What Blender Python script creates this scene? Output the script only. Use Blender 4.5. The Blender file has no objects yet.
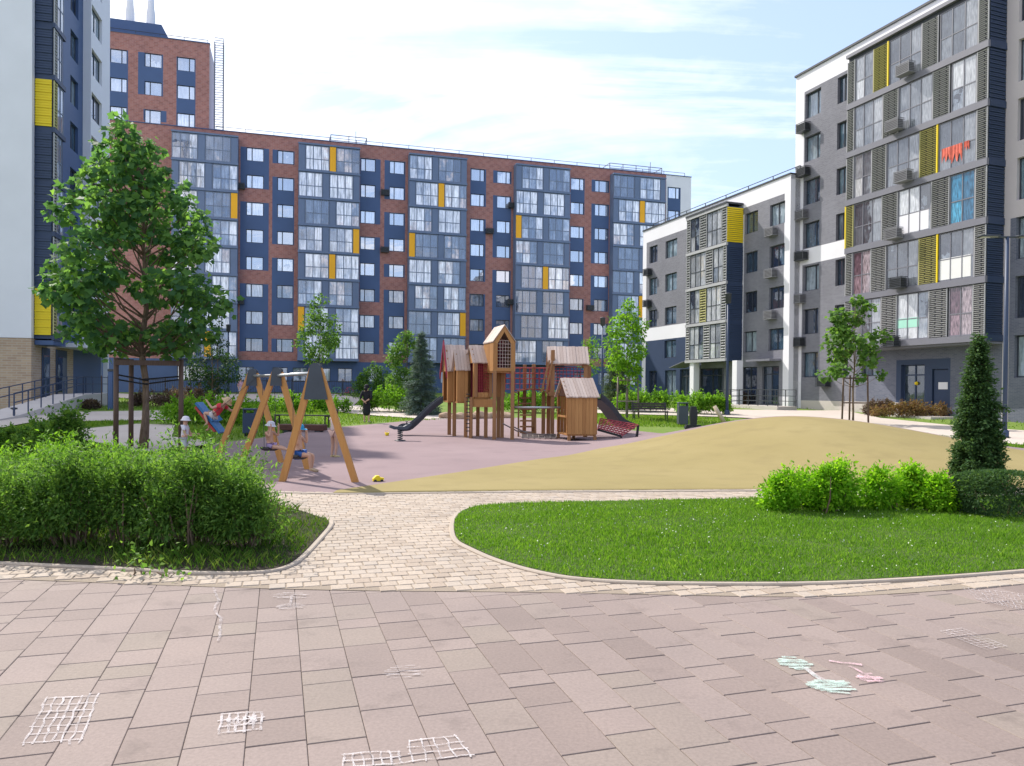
import bpy, bmesh, math, random
import numpy as np
from mathutils import Vector, Matrix

random.seed(7)
rng = np.random.default_rng(11)
scene = bpy.context.scene
COL = scene.collection
R_ = math.radians

# ------------------------------------------------------------------ camera model
FPX, CX, CY = 750.0, 512.0, 396.5
PITCH, ROLL, EYE = R_(0.5), R_(0.5), 1.6


def ray(px, py):
    dx, dy = px - CX, py - CY
    dx0 = dx * math.cos(ROLL) + dy * math.sin(ROLL)
    dy0 = -dx * math.sin(ROLL) + dy * math.cos(ROLL)
    a, b = dx0 / FPX, -dy0 / FPX
    return Vector((a, math.cos(PITCH) + b * math.sin(PITCH), -math.sin(PITCH) + b * math.cos(PITCH)))


SL, Y1, Y2 = 0.02, 28.0, 90.0


def tz(y):
    return SL * (min(max(y, Y1), Y2) - Y1)


def gp(px, py):
    """ground point seen at a pixel of the photograph (survey of the site plan)"""
    d = ray(px, py)
    if d.z < -1e-6:
        t = EYE / -d.z
        if d.y * t <= Y1:
            return Vector((d.x * t, d.y * t, 0))
    den = SL * d.y - d.z
    t = (EYE + SL * Y1) / den if den > 1e-4 else 999
    if t < 0 or d.y * t > Y2:
        t = Y2 / d.y
    return Vector((d.x * t, d.y * t, tz(d.y * t)))


def at(px, py, Y):
    d = ray(px, py)
    t = Y / d.y
    return Vector((d.x * t, Y, EYE + d.z * t))


class Frame:
    """a building's own axes: x along its facade, y into the building, z up from its base"""

    def __init__(s, p, ang, base):
        s.p = Vector((p[0], p[1])); s.ang = R_(ang); s.base = base
        s.ux = Vector((math.cos(s.ang), math.sin(s.ang))); s.uy = Vector((-math.sin(s.ang), math.cos(s.ang)))

    def loc(s, px, py=390, off=0.0):
        d = ray(px, py); d2 = Vector((d.x, d.y)); q = s.p + s.uy * off
        t = q.dot(s.uy) / d2.dot(s.uy)
        h = d2 * t - q
        return h.dot(s.ux), EYE + d.z * t - s.base

    def x(s, px, py=390, off=0.0): return s.loc(px, py, off)[0]
    def z(s, px, py, off=0.0): return s.loc(px, py, off)[1]


# ------------------------------------------------------------------ objects
def link(o, parent=None):
    COL.objects.link(o)
    if parent is not None: o.parent = parent
    return o


def tag(o, label=None, cat=None, group=None, kind=None):
    if label: o['label'] = label
    if cat: o['category'] = cat
    if group: o['group'] = group
    if kind: o['kind'] = kind
    return o


def empty(name, loc=(0, 0, 0), rz=0.0, label=None, cat=None, group=None):
    o = bpy.data.objects.new(name, None)
    o.empty_display_size = 0.3
    link(o); o.location = loc; o.rotation_euler = (0, 0, rz)
    return tag(o, label, cat, group)


def copy_tree(o, parent=None):
    c = o.copy(); link(c, parent) if parent is not None else link(c)
    if parent is None: c.parent = None
    for ch in list(o.children):
        copy_tree(ch, c)
    return c


class MB:
    def __init__(s): s.v = []; s.f = []; s.m = []

    def add(s, vs, fs, m=0):
        n = len(s.v); s.v += [tuple(v) for v in vs]
        for f in fs: s.f.append(tuple(i + n for i in f)); s.m.append(m)

    def quad(s, a, b, c, d, m=0): s.add([a, b, c, d], [(0, 1, 2, 3)], m)

    def box(s, x0, x1, y0, y1, z0, z1, m=0):
        s.add([(x0, y0, z0), (x1, y0, z0), (x1, y1, z0), (x0, y1, z0), (x0, y0, z1), (x1, y0, z1), (x1, y1, z1), (x0, y1, z1)],
              [(3, 2, 1, 0), (4, 5, 6, 7), (0, 1, 5, 4), (1, 2, 6, 5), (2, 3, 7, 6), (3, 0, 4, 7)], m)

    def bbox(s, x0, x1, y0, y1, z0, z1, b=0.01, m=0):
        """box with chamfered edges"""
        b = min(b, (x1 - x0) * .45, (y1 - y0) * .45, (z1 - z0) * .45)
        bm = bmesh.new()
        bmesh.ops.create_cube(bm, size=1)
        for v in bm.verts:
            v.co = Vector(((x0 + x1) / 2 + v.co.x * (x1 - x0), (y0 + y1) / 2 + v.co.y * (y1 - y0), (z0 + z1) / 2 + v.co.z * (z1 - z0)))
        bmesh.ops.bevel(bm, geom=bm.edges[:], offset=b, segments=1, affect='EDGES')
        s.addbm(bm, m)

    def addbm(s, bm, m=0):
        bm.verts.index_update()
        s.add([v.co.copy() for v in bm.verts], [[v.index for v in f.verts] for f in bm.faces], m); bm.free()

    def beam(s, a, b, w, h, m=0, up=(0, 0, 1)):
        """rectangular bar from a to b, w wide and h tall"""
        a, b = Vector(a), Vector(b); d = (b - a).normalized(); up = Vector(up)
        if abs(d.dot(up)) > .98: up = Vector((0, 1, 0))
        sx = d.cross(up).normalized(); sz = sx.cross(d).normalized()
        vs = []
        for p in (a, b):
            for i, j in ((-1, -1), (1, -1), (1, 1), (-1, 1)): vs.append(p + sx * (i * w / 2) + sz * (j * h / 2))
        s.add(vs, [(3, 2, 1, 0), (4, 5, 6, 7), (0, 1, 5, 4), (1, 2, 6, 5), (2, 3, 7, 6), (3, 0, 4, 7)], m)

    def tube(s, pts, rad, n=8, m=0, cap=True):
        pts = [Vector(p) for p in pts]
        if not hasattr(rad, '__len__'): rad = [rad] * len(pts)
        base = len(s.v); ref = Vector((0.13, 0.27, 1)).normalized()
        for i, p in enumerate(pts):
            d = (pts[min(i + 1, len(pts) - 1)] - pts[max(i - 1, 0)])
            d = d.normalized() if d.length > 1e-9 else Vector((0, 0, 1))
            r = ref if abs(d.dot(ref)) < .95 else Vector((1, 0, 0))
            u = d.cross(r).normalized(); w = d.cross(u)
            for k in range(n):
                t = 2 * math.pi * k / n
                s.v.append(tuple(p + (u * math.cos(t) + w * math.sin(t)) * rad[i]))
        for i in range(len(pts) - 1):
            for k in range(n):
                a = base + i * n + k; b = base + i * n + (k + 1) % n
                s.f.append((a, b, b + n, a + n)); s.m.append(m)
        if cap:
            s.f.append(tuple(base + k for k in range(n))[::-1]); s.m.append(m)
            e = base + (len(pts) - 1) * n
            s.f.append(tuple(e + k for k in range(n))); s.m.append(m)

    def lathe(s, prof, c=(0, 0, 0), n=16, m=0, sx=1, sy=1):
        base = len(s.v)
        for r, z in prof:
            for k in range(n):
                t = 2 * math.pi * k / n
                s.v.append((c[0] + r * math.cos(t) * sx, c[1] + r * math.sin(t) * sy, c[2] + z))
        for i in range(len(prof) - 1):
            for k in range(n):
                a = base + i * n + k; b = base + i * n + (k + 1) % n
                s.f.append((a, b, b + n, a + n)); s.m.append(m)

    def prism(s, poly, y0, y1, m=0, axis='y'):
        """extrude an outline given in (x,z) between y0 and y1 (axis y) or (y,z) between x0 and x1 (axis x)"""
        n = len(poly); vs = []
        for y in (y0, y1):
            for a, b in poly: vs.append((a, y, b) if axis == 'y' else (y, a, b))
        fs = [tuple(range(n)), tuple(range(2 * n - 1, n - 1, -1))]
        for i in range(n): fs.append((i, i + n, (i + 1) % n + n, (i + 1) % n))
        s.add(vs, fs, m)

    def ball(s, c, r, m=0, sub=2):
        bm = bmesh.new(); bmesh.ops.create_icosphere(bm, subdivisions=sub, radius=1)
        rr = r if hasattr(r, '__len__') else (r, r, r)
        for v in bm.verts: v.co = Vector((c[0] + v.co.x * rr[0], c[1] + v.co.y * rr[1], c[2] + v.co.z * rr[2]))
        s.addbm(bm, m)

    def mesh(s, name, mats, smooth=False):
        me = bpy.data.meshes.new(name)
        me.from_pydata(s.v, [], s.f)
        for mt in (mats if isinstance(mats, (list, tuple)) else [mats]): me.materials.append(mt)
        me.polygons.foreach_set('material_index', s.m)
        if smooth: me.polygons.foreach_set('use_smooth', [True] * len(s.f))
        me.update()
        return me

    def build(s, name, mats, parent=None, smooth=False, loc=None):
        o = bpy.data.objects.new(name, s.mesh(name, mats, smooth)); link(o, parent)
        if loc is not None: o.location = loc
        return o


def np_mesh(name, co, faces_n, idx, mats):
    """mesh from arrays: co (n,3), idx flat loop indices, every face has faces_n corners"""
    me = bpy.data.meshes.new(name); nf = len(idx) // faces_n
    me.vertices.add(len(co)); me.vertices.foreach_set('co', np.asarray(co, dtype=np.float32).ravel())
    me.loops.add(len(idx)); me.loops.foreach_set('vertex_index', np.asarray(idx, dtype=np.int32))
    me.polygons.add(nf)
    me.polygons.foreach_set('loop_start', np.arange(nf, dtype=np.int32) * faces_n)
    me.polygons.foreach_set('loop_total', np.full(nf, faces_n, dtype=np.int32))
    me.update(calc_edges=True); me.validate()
    for m in (mats if isinstance(mats, (list, tuple)) else [mats]): me.materials.append(m)
    return me


# ------------------------------------------------------------------ materials
class NT:
    def __init__(s, name):
        s.m = bpy.data.materials.new(name); s.m.use_nodes = True; s.t = s.m.node_tree; s.t.nodes.clear()
        s.out = s.n('ShaderNodeOutputMaterial')

    def n(s, typ, **kw):
        nd = s.t.nodes.new(typ)
        for k, v in kw.items():
            if k.startswith('i_'): nd.inputs[k[2:].replace('_', ' ')].default_value = v
            else: setattr(nd, k, v)
        return nd

    def l(s, a, b): s.t.links.new(a, b)

    def coord(s, kind='Object', scale=None, rot=None):
        c = s.n('ShaderNodeTexCoord')
        if scale is None and rot is None: return c.outputs[kind]
        mp = s.n('ShaderNodeMapping'); s.l(c.outputs[kind], mp.inputs['Vector'])
        if scale is not None: mp.inputs['Scale'].default_value = scale
        if rot is not None: mp.inputs['Rotation'].default_value = rot
        return mp.outputs['Vector']

    def noise(s, vec, scale, detail=4, rough=.55):
        nd = s.n('ShaderNodeTexNoise'); nd.inputs['Scale'].default_value = scale
        nd.inputs['Detail'].default_value = detail; nd.inputs['Roughness'].default_value = rough
        if vec is not None: s.l(vec, nd.inputs['Vector'])
        return nd.outputs['Fac']

    def ramp(s, fac, stops, interp='LINEAR'):
        nd = s.n('ShaderNodeValToRGB'); nd.color_ramp.interpolation = interp
        e = nd.color_ramp.elements
        while len(e) > 1: e.remove(e[0])
        e[0].position = stops[0][0]; e[0].color = (*stops[0][1], 1)
        for p, c in stops[1:]:
            k = e.new(p); k.color = (*c, 1)
        s.l(fac, nd.inputs['Fac']); return nd.outputs['Color']

    def mix(s, fac, a, b, mode='MIX'):
        nd = s.n('ShaderNodeMix', data_type='RGBA', blend_type=mode)
        if isinstance(fac, (int, float)): nd.inputs[0].default_value = fac
        else: s.l(fac, nd.inputs[0])
        for v, i in ((a, 6), (b, 7)):
            if isinstance(v, tuple): nd.inputs[i].default_value = (*v, 1)
            else: s.l(v, nd.inputs[i])
        return nd.outputs[2]

    def math(s, op, a, b=0.0):
        nd = s.n('ShaderNodeMath', operation=op)
        for v, i in ((a, 0), (b, 1)):
            if isinstance(v, (int, float)): nd.inputs[i].default_value = v
            else: s.l(v, nd.inputs[i])
        return nd.outputs[0]

    def bump(s, h, strength=.3, dist=.01):
        nd = s.n('ShaderNodeBump'); nd.inputs['Strength'].default_value = strength; nd.inputs['Distance'].default_value = dist
        s.l(h, nd.inputs['Height']); return nd.outputs['Normal']

    def bsdf(s, col, rough=.6, normal=None, spec=.4, metal=0.0):
        b = s.n('ShaderNodeBsdfPrincipled')
        if isinstance(col, tuple): b.inputs['Base Color'].default_value = (*col, 1)
        else: s.l(col, b.inputs['Base Color'])
        if isinstance(rough, (int, float)): b.inputs['Roughness'].default_value = rough
        else: s.l(rough, b.inputs['Roughness'])
        b.inputs['Specular IOR Level'].default_value = spec; b.inputs['Metallic'].default_value = metal
        if normal is not None: s.l(normal, b.inputs['Normal'])
        return b.outputs[0]

    def done(s, sh): s.l(sh, s.out.inputs['Surface']); return s.m


_pm = {}


def paint(name, col, rough=.55, var=.12, scale=1.5, bump=.0, spec=.35, metal=0.0, fine=30):
    """a painted, rendered or plastic surface with uneven tone"""
    if name in _pm: return _pm[name]
    t = NT(name); v = t.coord()
    big = t.noise(v, scale, 5); sm = t.noise(v, fine, 3)
    f = t.math('ADD', t.math('MULTIPLY', big, .7), t.math('MULTIPLY', sm, .3))
    lo = tuple(c * (1 - var) for c in col); hi = tuple(min(1, c * (1 + var)) for c in col)
    c = t.ramp(f, [(.3, lo), (.7, hi)])
    nr = t.bump(sm, bump, .01) if bump else None
    _pm[name] = t.done(t.bsdf(c, rough, nr, spec, metal))
    return _pm[name]


def brickmat(name, c1, c2, mortar, w=.25, h=.075, gap=.012, plane='xz', diamond=None, rough=.8, bump=.4):
    t = NT(name); co = t.n('ShaderNodeTexCoord'); sp = t.n('ShaderNodeSeparateXYZ'); t.l(co.outputs['Object'], sp.inputs[0])
    cb = t.n('ShaderNodeCombineXYZ')
    hx = t.math('ADD', sp.outputs['X'], sp.outputs['Y'])
    t.l(hx, cb.inputs[0]); t.l(sp.outputs['Z'], cb.inputs[1])
    b = t.n('ShaderNodeTexBrick'); t.l(cb.outputs[0], b.inputs['Vector'])
    b.inputs['Scale'].default_value = 1; b.inputs['Brick Width'].default_value = w; b.inputs['Row Height'].default_value = h
    b.inputs['Mortar Size'].default_value = gap; b.inputs['Mortar Smooth'].default_value = .2; b.inputs['Bias'].default_value = 0
    b.inputs['Color1'].default_value = (*c1, 1); b.inputs['Color2'].default_value = (*c2, 1); b.inputs['Mortar'].default_value = (*mortar, 1)
    c = b.outputs['Color']
    if diamond:
        # courses of lighter bricks laid in a lozenge pattern
        size, dc = diamond
        wv = []
        for sgn in (1, -1):
            s1 = t.math('ADD', t.math('MULTIPLY', hx, 1 / size), t.math('MULTIPLY', sp.outputs['Z'], sgn / size))
            wv.append(t.math('ABSOLUTE', t.math('SUBTRACT', t.math('FRACT', s1), .5)))
        d = t.math('MULTIPLY', t.math('ADD', wv[0], wv[1]), 1.0)
        d = t.math('ADD', d, t.math('MULTIPLY', t.math('SUBTRACT', t.noise(cb.outputs[0], 1.1, 3), .5), .5))
        f = t.ramp(d, [(.3, (0, 0, 0)), (.75, (1, 1, 1))])
        c = t.mix(t.math('MULTIPLY', f, .5), c, dc)
    big = t.noise(co.outputs['Object'], .35, 4)
    c = t.mix(1.0, c, t.ramp(big, [(.3, (.88, .88, .88)), (.7, (1.08, 1.08, 1.08))]), 'MULTIPLY')
    return t.done(t.bsdf(c, rough, t.bump(b.outputs['Fac'], -bump, .01), .25))


def glass(name, stops, wav=14.0, refl=.35, rough=.03, waveamt=.35):
    """window pane: curtains, blinds or a dim room behind reflecting glass; each pane has its own tone"""
    t = NT(name); oi = t.n('ShaderNodeObjectInfo'); co = t.n('ShaderNodeTexCoord')
    geo = t.n('ShaderNodeNewGeometry')
    add = t.n('ShaderNodeVectorMath', operation='ADD'); t.l(co.outputs['Object'], add.inputs[0])
    cb = t.n('ShaderNodeCombineXYZ'); t.l(t.math('MULTIPLY', oi.outputs['Random'], 57.0), cb.inputs[0]); t.l(t.math('MULTIPLY', oi.outputs['Random'], 91.0), cb.inputs[2])
    t.l(cb.outputs[0], add.inputs[1])
    mp = t.n('ShaderNodeMapping'); mp.inputs['Scale'].default_value = (1, 1, .12); t.l(add.outputs[0], mp.inputs[0])
    folds = t.noise(mp.outputs[0], wav, 3, .6)
    mp2 = t.n('ShaderNodeMapping'); mp2.inputs['Scale'].default_value = (.9, .9, .7); t.l(add.outputs[0], mp2.inputs[0])
    room = t.noise(mp2.outputs[0], 1.0, 4, .6)
    isl = geo.outputs['Random Per Island']
    pick = t.math('FRACT', t.math('ADD', t.math('MULTIPLY', isl, .6), t.math('ADD', oi.outputs['Random'], t.math('MULTIPLY', room, .45))))
    base = t.ramp(pick, stops)
    base = t.mix(1.0, base, t.ramp(folds, [(.35, (1 - waveamt,) * 3), (.65, (1 + waveamt,) * 3)]), 'MULTIPLY')
    df = t.n('ShaderNodeBsdfDiffuse'); t.l(base, df.inputs['Color'])
    gl = t.n('ShaderNodeBsdfGlossy'); gl.inputs['Roughness'].default_value = rough; gl.inputs['Color'].default_value = (.9, .93, 1, 1)
    wob = t.bump(t.noise(co.outputs['Object'], .9, 2), .05, .12); t.l(wob, gl.inputs['Normal'])
    fr = t.n('ShaderNodeFresnel'); fr.inputs['IOR'].default_value = 1.5
    fac = t.math('MINIMUM', t.math('ADD', t.math('MULTIPLY', fr.outputs[0], .9), refl), .95)
    mx = t.n('ShaderNodeMixShader'); t.l(fac, mx.inputs[0]); t.l(df.outputs[0], mx.inputs[1]); t.l(gl.outputs[0], mx.inputs[2])
    return t.done(mx.outputs[0])


def leafmat(name, dark, mid, light, trans=.45, rough=.45):
    t = NT(name); geo = t.n('ShaderNodeNewGeometry'); oi = t.n('ShaderNodeObjectInfo')
    r = geo.outputs['Random Per Island']
    big = t.noise(t.coord(), 1.3, 3)
    f = t.math('ADD', t.math('MULTIPLY', r, .6), t.math('MULTIPLY', big, .5))
    c = t.ramp(f, [(.15, dark), (.55, mid), (.95, light)])
    b = t.bsdf(c, max(rough, .6), None, .12)
    tr = t.n('ShaderNodeBsdfTranslucent')
    c2 = t.mix(.55, c, t.mix(1.0, c, (1.0, .95, .12), 'MULTIPLY'))
    c3 = t.mix(1.0, c2, (1.9, 1.9, 1.9), 'MULTIPLY'); t.l(c3, tr.inputs['Color'])
    mx = t.n('ShaderNodeMixShader'); mx.inputs[0].default_value = trans
    t.l(b, mx.inputs[1]); t.l(tr.outputs[0], mx.inputs[2])
    return t.done(mx.outputs[0])


def island_mat(name, stops, rough=.8, bump=.3, speck=.25, nscale=40, blot=.0):
    """separate blocks, boards or stones: each its own tone, with grain"""
    t = NT(name); geo = t.n('ShaderNodeNewGeometry'); v = t.coord()
    c = t.ramp(geo.outputs['Random Per Island'], stops)
    sm = t.noise(v, nscale, 5, .65); big = t.noise(v, .8, 4)
    c = t.mix(1.0, c, t.ramp(sm, [(.25, (1 - speck,) * 3), (.75, (1 + speck,) * 3)]), 'MULTIPLY')
    c = t.mix(1.0, c, t.ramp(big, [(.3, (.9, .9, .91)), (.7, (1.07, 1.06, 1.05))]), 'MULTIPLY')
    if blot:
        st = t.noise(v, 2.6, 6, .7)
        c = t.mix(t.math('MULTIPLY', t.ramp(st, [(.56, (0, 0, 0)), (.72, (1, 1, 1))]), blot), c, tuple(x * .55 for x in stops[0][1]))
    return t.done(t.bsdf(c, rough, t.bump(sm, bump, .006), .3))


def woodmat(name, c0, c1, axis='z', rough=.6):
    t = NT(name); geo = t.n('ShaderNodeNewGeometry')
    sc = {'z': (9, 9, .6), 'x': (.6, 9, 9), 'y': (9, .6, 9)}[axis]
    v = t.coord('Object', scale=sc)
    g = t.noise(v, 3.0, 6, .65)
    f = t.math('ADD', t.math('MULTIPLY', g, .65), t.math('MULTIPLY', geo.outputs['Random Per Island'], .35))
    c = t.ramp(f, [(.25, c0), (.75, c1)])
    return t.done(t.bsdf(c, rough, t.bump(g, .25, .004), .3))


def groundmat(name, stops, s1=.5, s2=25, rough=.95, bump=.4, extra=None, w=.5, dist=.02):
    t = NT(name); v = t.coord()
    a = t.noise(v, s1, 6, .6); b = t.noise(v, s2, 4, .7)
    f = t.math('ADD', t.math('MULTIPLY', a, 1 - w), t.math('MULTIPLY', b, w))
    c = t.ramp(f, stops)
    if extra:
        sc, lo, hi, col = extra
        e = t.noise(v, sc, 3, .5)
        c = t.mix(t.ramp(e, [(lo, (0, 0, 0)), (hi, (1, 1, 1))]), c, col)
    return t.done(t.bsdf(c, rough, t.bump(b, bump, dist), .2))


def copy_mesh(name, src, parent=None, loc=None, rz=None):
    o = bpy.data.objects.new(name, src); link(o, parent)
    if loc is not None: o.location = loc
    if rz is not None: o.rotation_euler = (0, 0, rz)
    return o


WHITE = paint('white_render', (.74, .73, .78), .7, .05, .4, .15)
NAVY = paint('navy_cladding', (.058, .10, .215), .5, .10, .5)
NAVY_D = paint('dark_navy_cladding', (.035, .055, .11), .5, .10, .5)
SLATE = paint('slate_blue_panel', (.13, .175, .285), .5, .08, .5)
GREYM = paint('grey_metal', (.175, .175, .21), .5, .08, .8)
DGREY = paint('dark_grey_metal', (.045, .05, .06), .45, .15, 2)
BLACK = paint('black_plastic', (.018, .019, .022), .4, .2, 3)
ORANGE = paint('orange_yellow_panel', (.86, .42, .015), .5, .06, .6)
YELLOW = paint('lemon_yellow_panel', (.78, .58, .015), .5, .06, .6)
FRAMEW = paint('slate_window_frame', (.16, .195, .28), .45, .05, 1)
FRAMED = paint('dark_window_frame', (.035, .042, .06), .45, .1, 1)
CONC = paint('pale_concrete', (.52, .47, .44), .85, .1, .7, .3)
STEEL = paint('galvanised_steel', (.42, .43, .45), .35, .08, 3, metal=.8)
BRICK_RED = brickmat('red_brick_cladding', (.37, .15, .125), (.255, .105, .10), (.37, .235, .21), .5, .15, .02, diamond=(.95, (.42, .22, .20)))
BRICK_GREY = brickmat('grey_brick', (.14, .14, .175), (.19, .19, .225), (.24, .24, .27), .25, .075, .012)
BRICK_GREY_D = brickmat('dark_grey_brick', (.10, .11, .16), (.14, .15, .20), (.17, .18, .22), .25, .075, .012)
BRICK_TAN = brickmat('tan_brick', (.50, .36, .25), (.40, .27, .19), (.48, .40, .33), .5, .14, .02)
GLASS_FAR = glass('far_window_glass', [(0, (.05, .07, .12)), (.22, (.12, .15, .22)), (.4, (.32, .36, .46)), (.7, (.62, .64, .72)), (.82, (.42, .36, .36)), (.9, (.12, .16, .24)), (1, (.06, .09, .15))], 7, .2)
GLASS_SKY = glass('painted_sky_glass', [(0, (.10, .14, .22)), (.35, (.28, .33, .45)), (.7, (.62, .66, .78)), (1, (.7, .72, .8))], 6, .5)  # pale tones put part of the mirrored bright sky into the colour
GLASS_NEAR = glass('near_window_glass', [(0, (.015, .018, .03)), (.35, (.03, .05, .08)), (.55, (.10, .17, .22)), (.75, (.30, .36, .40)), (1, (.06, .10, .15))], 14, .14)
GLASS_BALC = glass('balcony_glass', [(0, (.03, .035, .05)), (.2, (.10, .115, .14)), (.42, (.30, .31, .34)), (.62, (.44, .45, .48)), (.8, (.52, .53, .56)), (1, (.14, .17, .22))], 14, .12)

GLASS_DOOR = glass('door_glass', [(0, (.012, .016, .025)), (.5, (.03, .045, .06)), (1, (.06, .08, .1))], 8, .08)
# ------------------------------------------------------------------ ground, paving, lawns
G = lambda pts: [gp(*p) for p in pts]


def resample(pts, n):
    pts = [Vector((p[0], p[1])) for p in pts]
    L = [0]
    for a, b in zip(pts, pts[1:]): L.append(L[-1] + (b - a).length)
    out = []; k = 0
    for i in range(n):
        d = L[-1] * i / (n - 1)
        while k < len(L) - 2 and d > L[k + 1]: k += 1
        t = (d - L[k]) / max(1e-9, L[k + 1] - L[k]); out.append(pts[k].lerp(pts[k + 1], t))
    return out


def smooth(pts, it=2, closed=False):
    pts = [Vector((p[0], p[1])) for p in pts]
    for _ in range(it):
        o = [] if closed else [pts[0]]
        n = len(pts)
        for i in range(n if closed else n - 1):
            a, b = pts[i], pts[(i + 1) % n]; o += [a.lerp(b, .25), a.lerp(b, .75)]
        if not closed: o.append(pts[-1])
        pts = o
    return pts


def sheet(name, pts, off, m, kind='structure'):
    bm = bmesh.new()
    vs = [bm.verts.new((p[0], p[1], 0)) for p in pts]
    f = bm.faces.new(vs); f.normal_update()
    if f.normal.z < 0: f.normal_flip()
    bmesh.ops.triangulate(bm, faces=bm.faces[:])
    for y in (Y1, Y2):
        bmesh.ops.bisect_plane(bm, geom=bm.verts[:] + bm.edges[:] + bm.faces[:], plane_co=(0, y, 0), plane_no=(0, 1, 0))
    for v in bm.verts: v.co.z = tz(v.co.y) + off
    me = bpy.data.meshes.new(name); bm.to_mesh(me); bm.free(); me.materials.append(m)
    o = bpy.data.objects.new(name, me); link(o); o['kind'] = kind
    return o


def inside(p, poly):
    x, y = p[0], p[1]; c = False; n = len(poly); j = n - 1
    for i in range(n):
        xi, yi = poly[i][0], poly[i][1]; xj, yj = poly[j][0], poly[j][1]
        if (yi > y) != (yj > y) and x < (xj - xi) * (y - yi) / (yj - yi) + xi: c = not c
        j = i
    return c


def inside_np(P, poly):
    x, y = P[:, 0], P[:, 1]; c = np.zeros(len(P), bool); n = len(poly); j = n - 1
    for i in range(n):
        xi, yi = poly[i][0], poly[i][1]; xj, yj = poly[j][0], poly[j][1]
        if abs(yj - yi) > 1e-12:
            c ^= ((yi > y) != (yj > y)) & (x < (xj - xi) * (y - yi) / (yj - yi) + xi)
        j = i
    return c


MXC, MYC = at(796, 400, 20.5).x, 20.5


def mound(x, y):
    sx = 3.3 if x > MXC else 2.75
    sy = 3.5 if y < MYC else 2.6
    return .99 * max(0.0, math.exp(-.5 * ((x - MXC) / sx) ** 2 - .5 * ((y - MYC) / sy) ** 2) - .05)


def ruled(name, front, back, n, k, off, m):
    A, B = resample(front, n), resample(back, n); mb = MB()
    for i in range(n):
        for j in range(k):
            p = A[i].lerp(B[i], j / (k - 1)); mb.v.append((p.x, p.y, tz(p.y) + mound(p.x, p.y) + (off if 0 < j < k - 1 else off * .45)))
    for i in range(n - 1):
        for j in range(k - 1):
            a = i * k + j; mb.f.append((a, a + k, a + k + 1, a + 1)); mb.m.append(0)
    o = mb.build(name, m, smooth=True); o['kind'] = 'structure'; return o


M_GRASS_FAR = groundmat('far_lawn_turf', [(.25, (.085, .13, .022)), (.5, (.13, .20, .035)), (.75, (.22, .26, .06))], .35, 9, .95, .8, dist=.05)
M_SOIL = groundmat('lawn_soil', [(.3, (.035, .065, .012)), (.7, (.07, .115, .02))], .8, 30)
M_SOILB = groundmat('bed_soil', [(.3, (.022, .018, .012)), (.7, (.05, .04, .028))], .8, 30)
M_JOINT = groundmat('joint_sand', [(.3, (.14, .11, .10)), (.7, (.20, .165, .15))], .8, 60)
M_MORTAR = groundmat('cobble_joint_sand', [(.3, (.23, .185, .145)), (.7, (.31, .255, .20))], .8, 60)
M_PATH = groundmat('pale_path_concrete', [(.3, (.42, .36, .32)), (.7, (.52, .46, .41))], .5, 40, .9, .15)
M_RUBBER = groundmat('mauve_rubber_surface', [(.25, (.195, .14, .145)), (.5, (.24, .175, .18)), (.8, (.295, .22, .222))], .35, 130, .95, .5, w=.45, dist=.004, extra=(1.1, .56, .74, (.21, .155, .16)))
M_SAND = groundmat('ochre_rubber_surface', [(.25, (.205, .165, .066)), (.5, (.265, .212, .09)), (.8, (.33, .268, .13))], .3, 130, .95, .6, w=.45, dist=.005, extra=(1.6, .5, .8, (.232, .184, .08)))

# one sheet of turf to the horizon
bm = MB()
ys = [-60, Y1, Y2, 900]
for y in ys:
    for x in (-700, 700): bm.v.append((x, y, tz(y) - .035))
for i in range(3): bm.f.append((2 * i, 2 * i + 1, 2 * i + 3, 2 * i + 2)); bm.m.append(0)
o = bm.build('ground', M_GRASS_FAR); o['kind'] = 'structure'

PAVE_EDGE = smooth(G([(-420, 566), (-200, 572), (0, 579), (200, 587), (350, 591), (512, 592), (662, 595), (822, 598), (930, 592), (1024, 584), (1200, 566), (1450, 540)]), 2)
LAWN_R = G([(457, 542), (454, 531), (455, 521), (462, 512), (480, 507), (525, 504.5), (628, 502.5), (770, 499.5), (1024, 498), (1250, 498)]) + \
    G([(1300, 548), (1120, 562), (1024, 572), (912, 580), (812, 585), (662, 584.5), (600, 582), (553, 577), (501, 563), (470, 549)])
BED_L = G([(-300, 552), (-120, 558), (0, 564), (133, 570), (190, 574), (262, 574), (285, 569), (299, 560), (322, 535), (330, 525), (327, 521), (316, 518), (300, 512), (240, 500), (150, 480), (0, 466), (-300, 466)])
RUB_F = G([(40, 474), (120, 480), (250, 492), (337, 494), (512, 491.5), (770, 490), (1000, 490), (1200, 492)])
RUB_B = G([(70, 464), (150, 452), (205, 445), (262, 438), (293, 431), (375, 424), (450, 417), (540, 418), (620, 427)]) + [Vector((4.6, 30)), Vector((6.5, 27)), Vector((10, 25)), Vector((14, 21.5)), Vector((18, 15))]
SAND_F = G([(333, 494.5), (400, 493), (512, 491.2), (770, 489.6), (1000, 489.6), (1190, 491.5)])
SAND_B = G([(337, 492), (455, 474), (539, 460)]) + [Vector((2.3, 19.5)), Vector((3.9, 20.4)), Vector((5.6, 20.6)), Vector((7.5, 20.2)), Vector((9.5, 19.3)), Vector((12.2, 17.6)), Vector((16.5, 14))]

# plaza base, pavers
base = [Vector((-22, -6)), Vector((22, -6))] + [Vector((22, PAVE_EDGE[-1].y))] + list(reversed(PAVE_EDGE)) + [Vector((-22, PAVE_EDGE[0].y))]
sheet('plaza_bedding', base, -.018, M_JOINT)
COB = list(PAVE_EDGE) + G([(1700, 500), (1200, 485), (770, 484), (337, 489), (240, 486), (150, 470), (-300, 455), (-500, 500)])
sheet('cobble_bedding', COB, .003, M_MORTAR)

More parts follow.
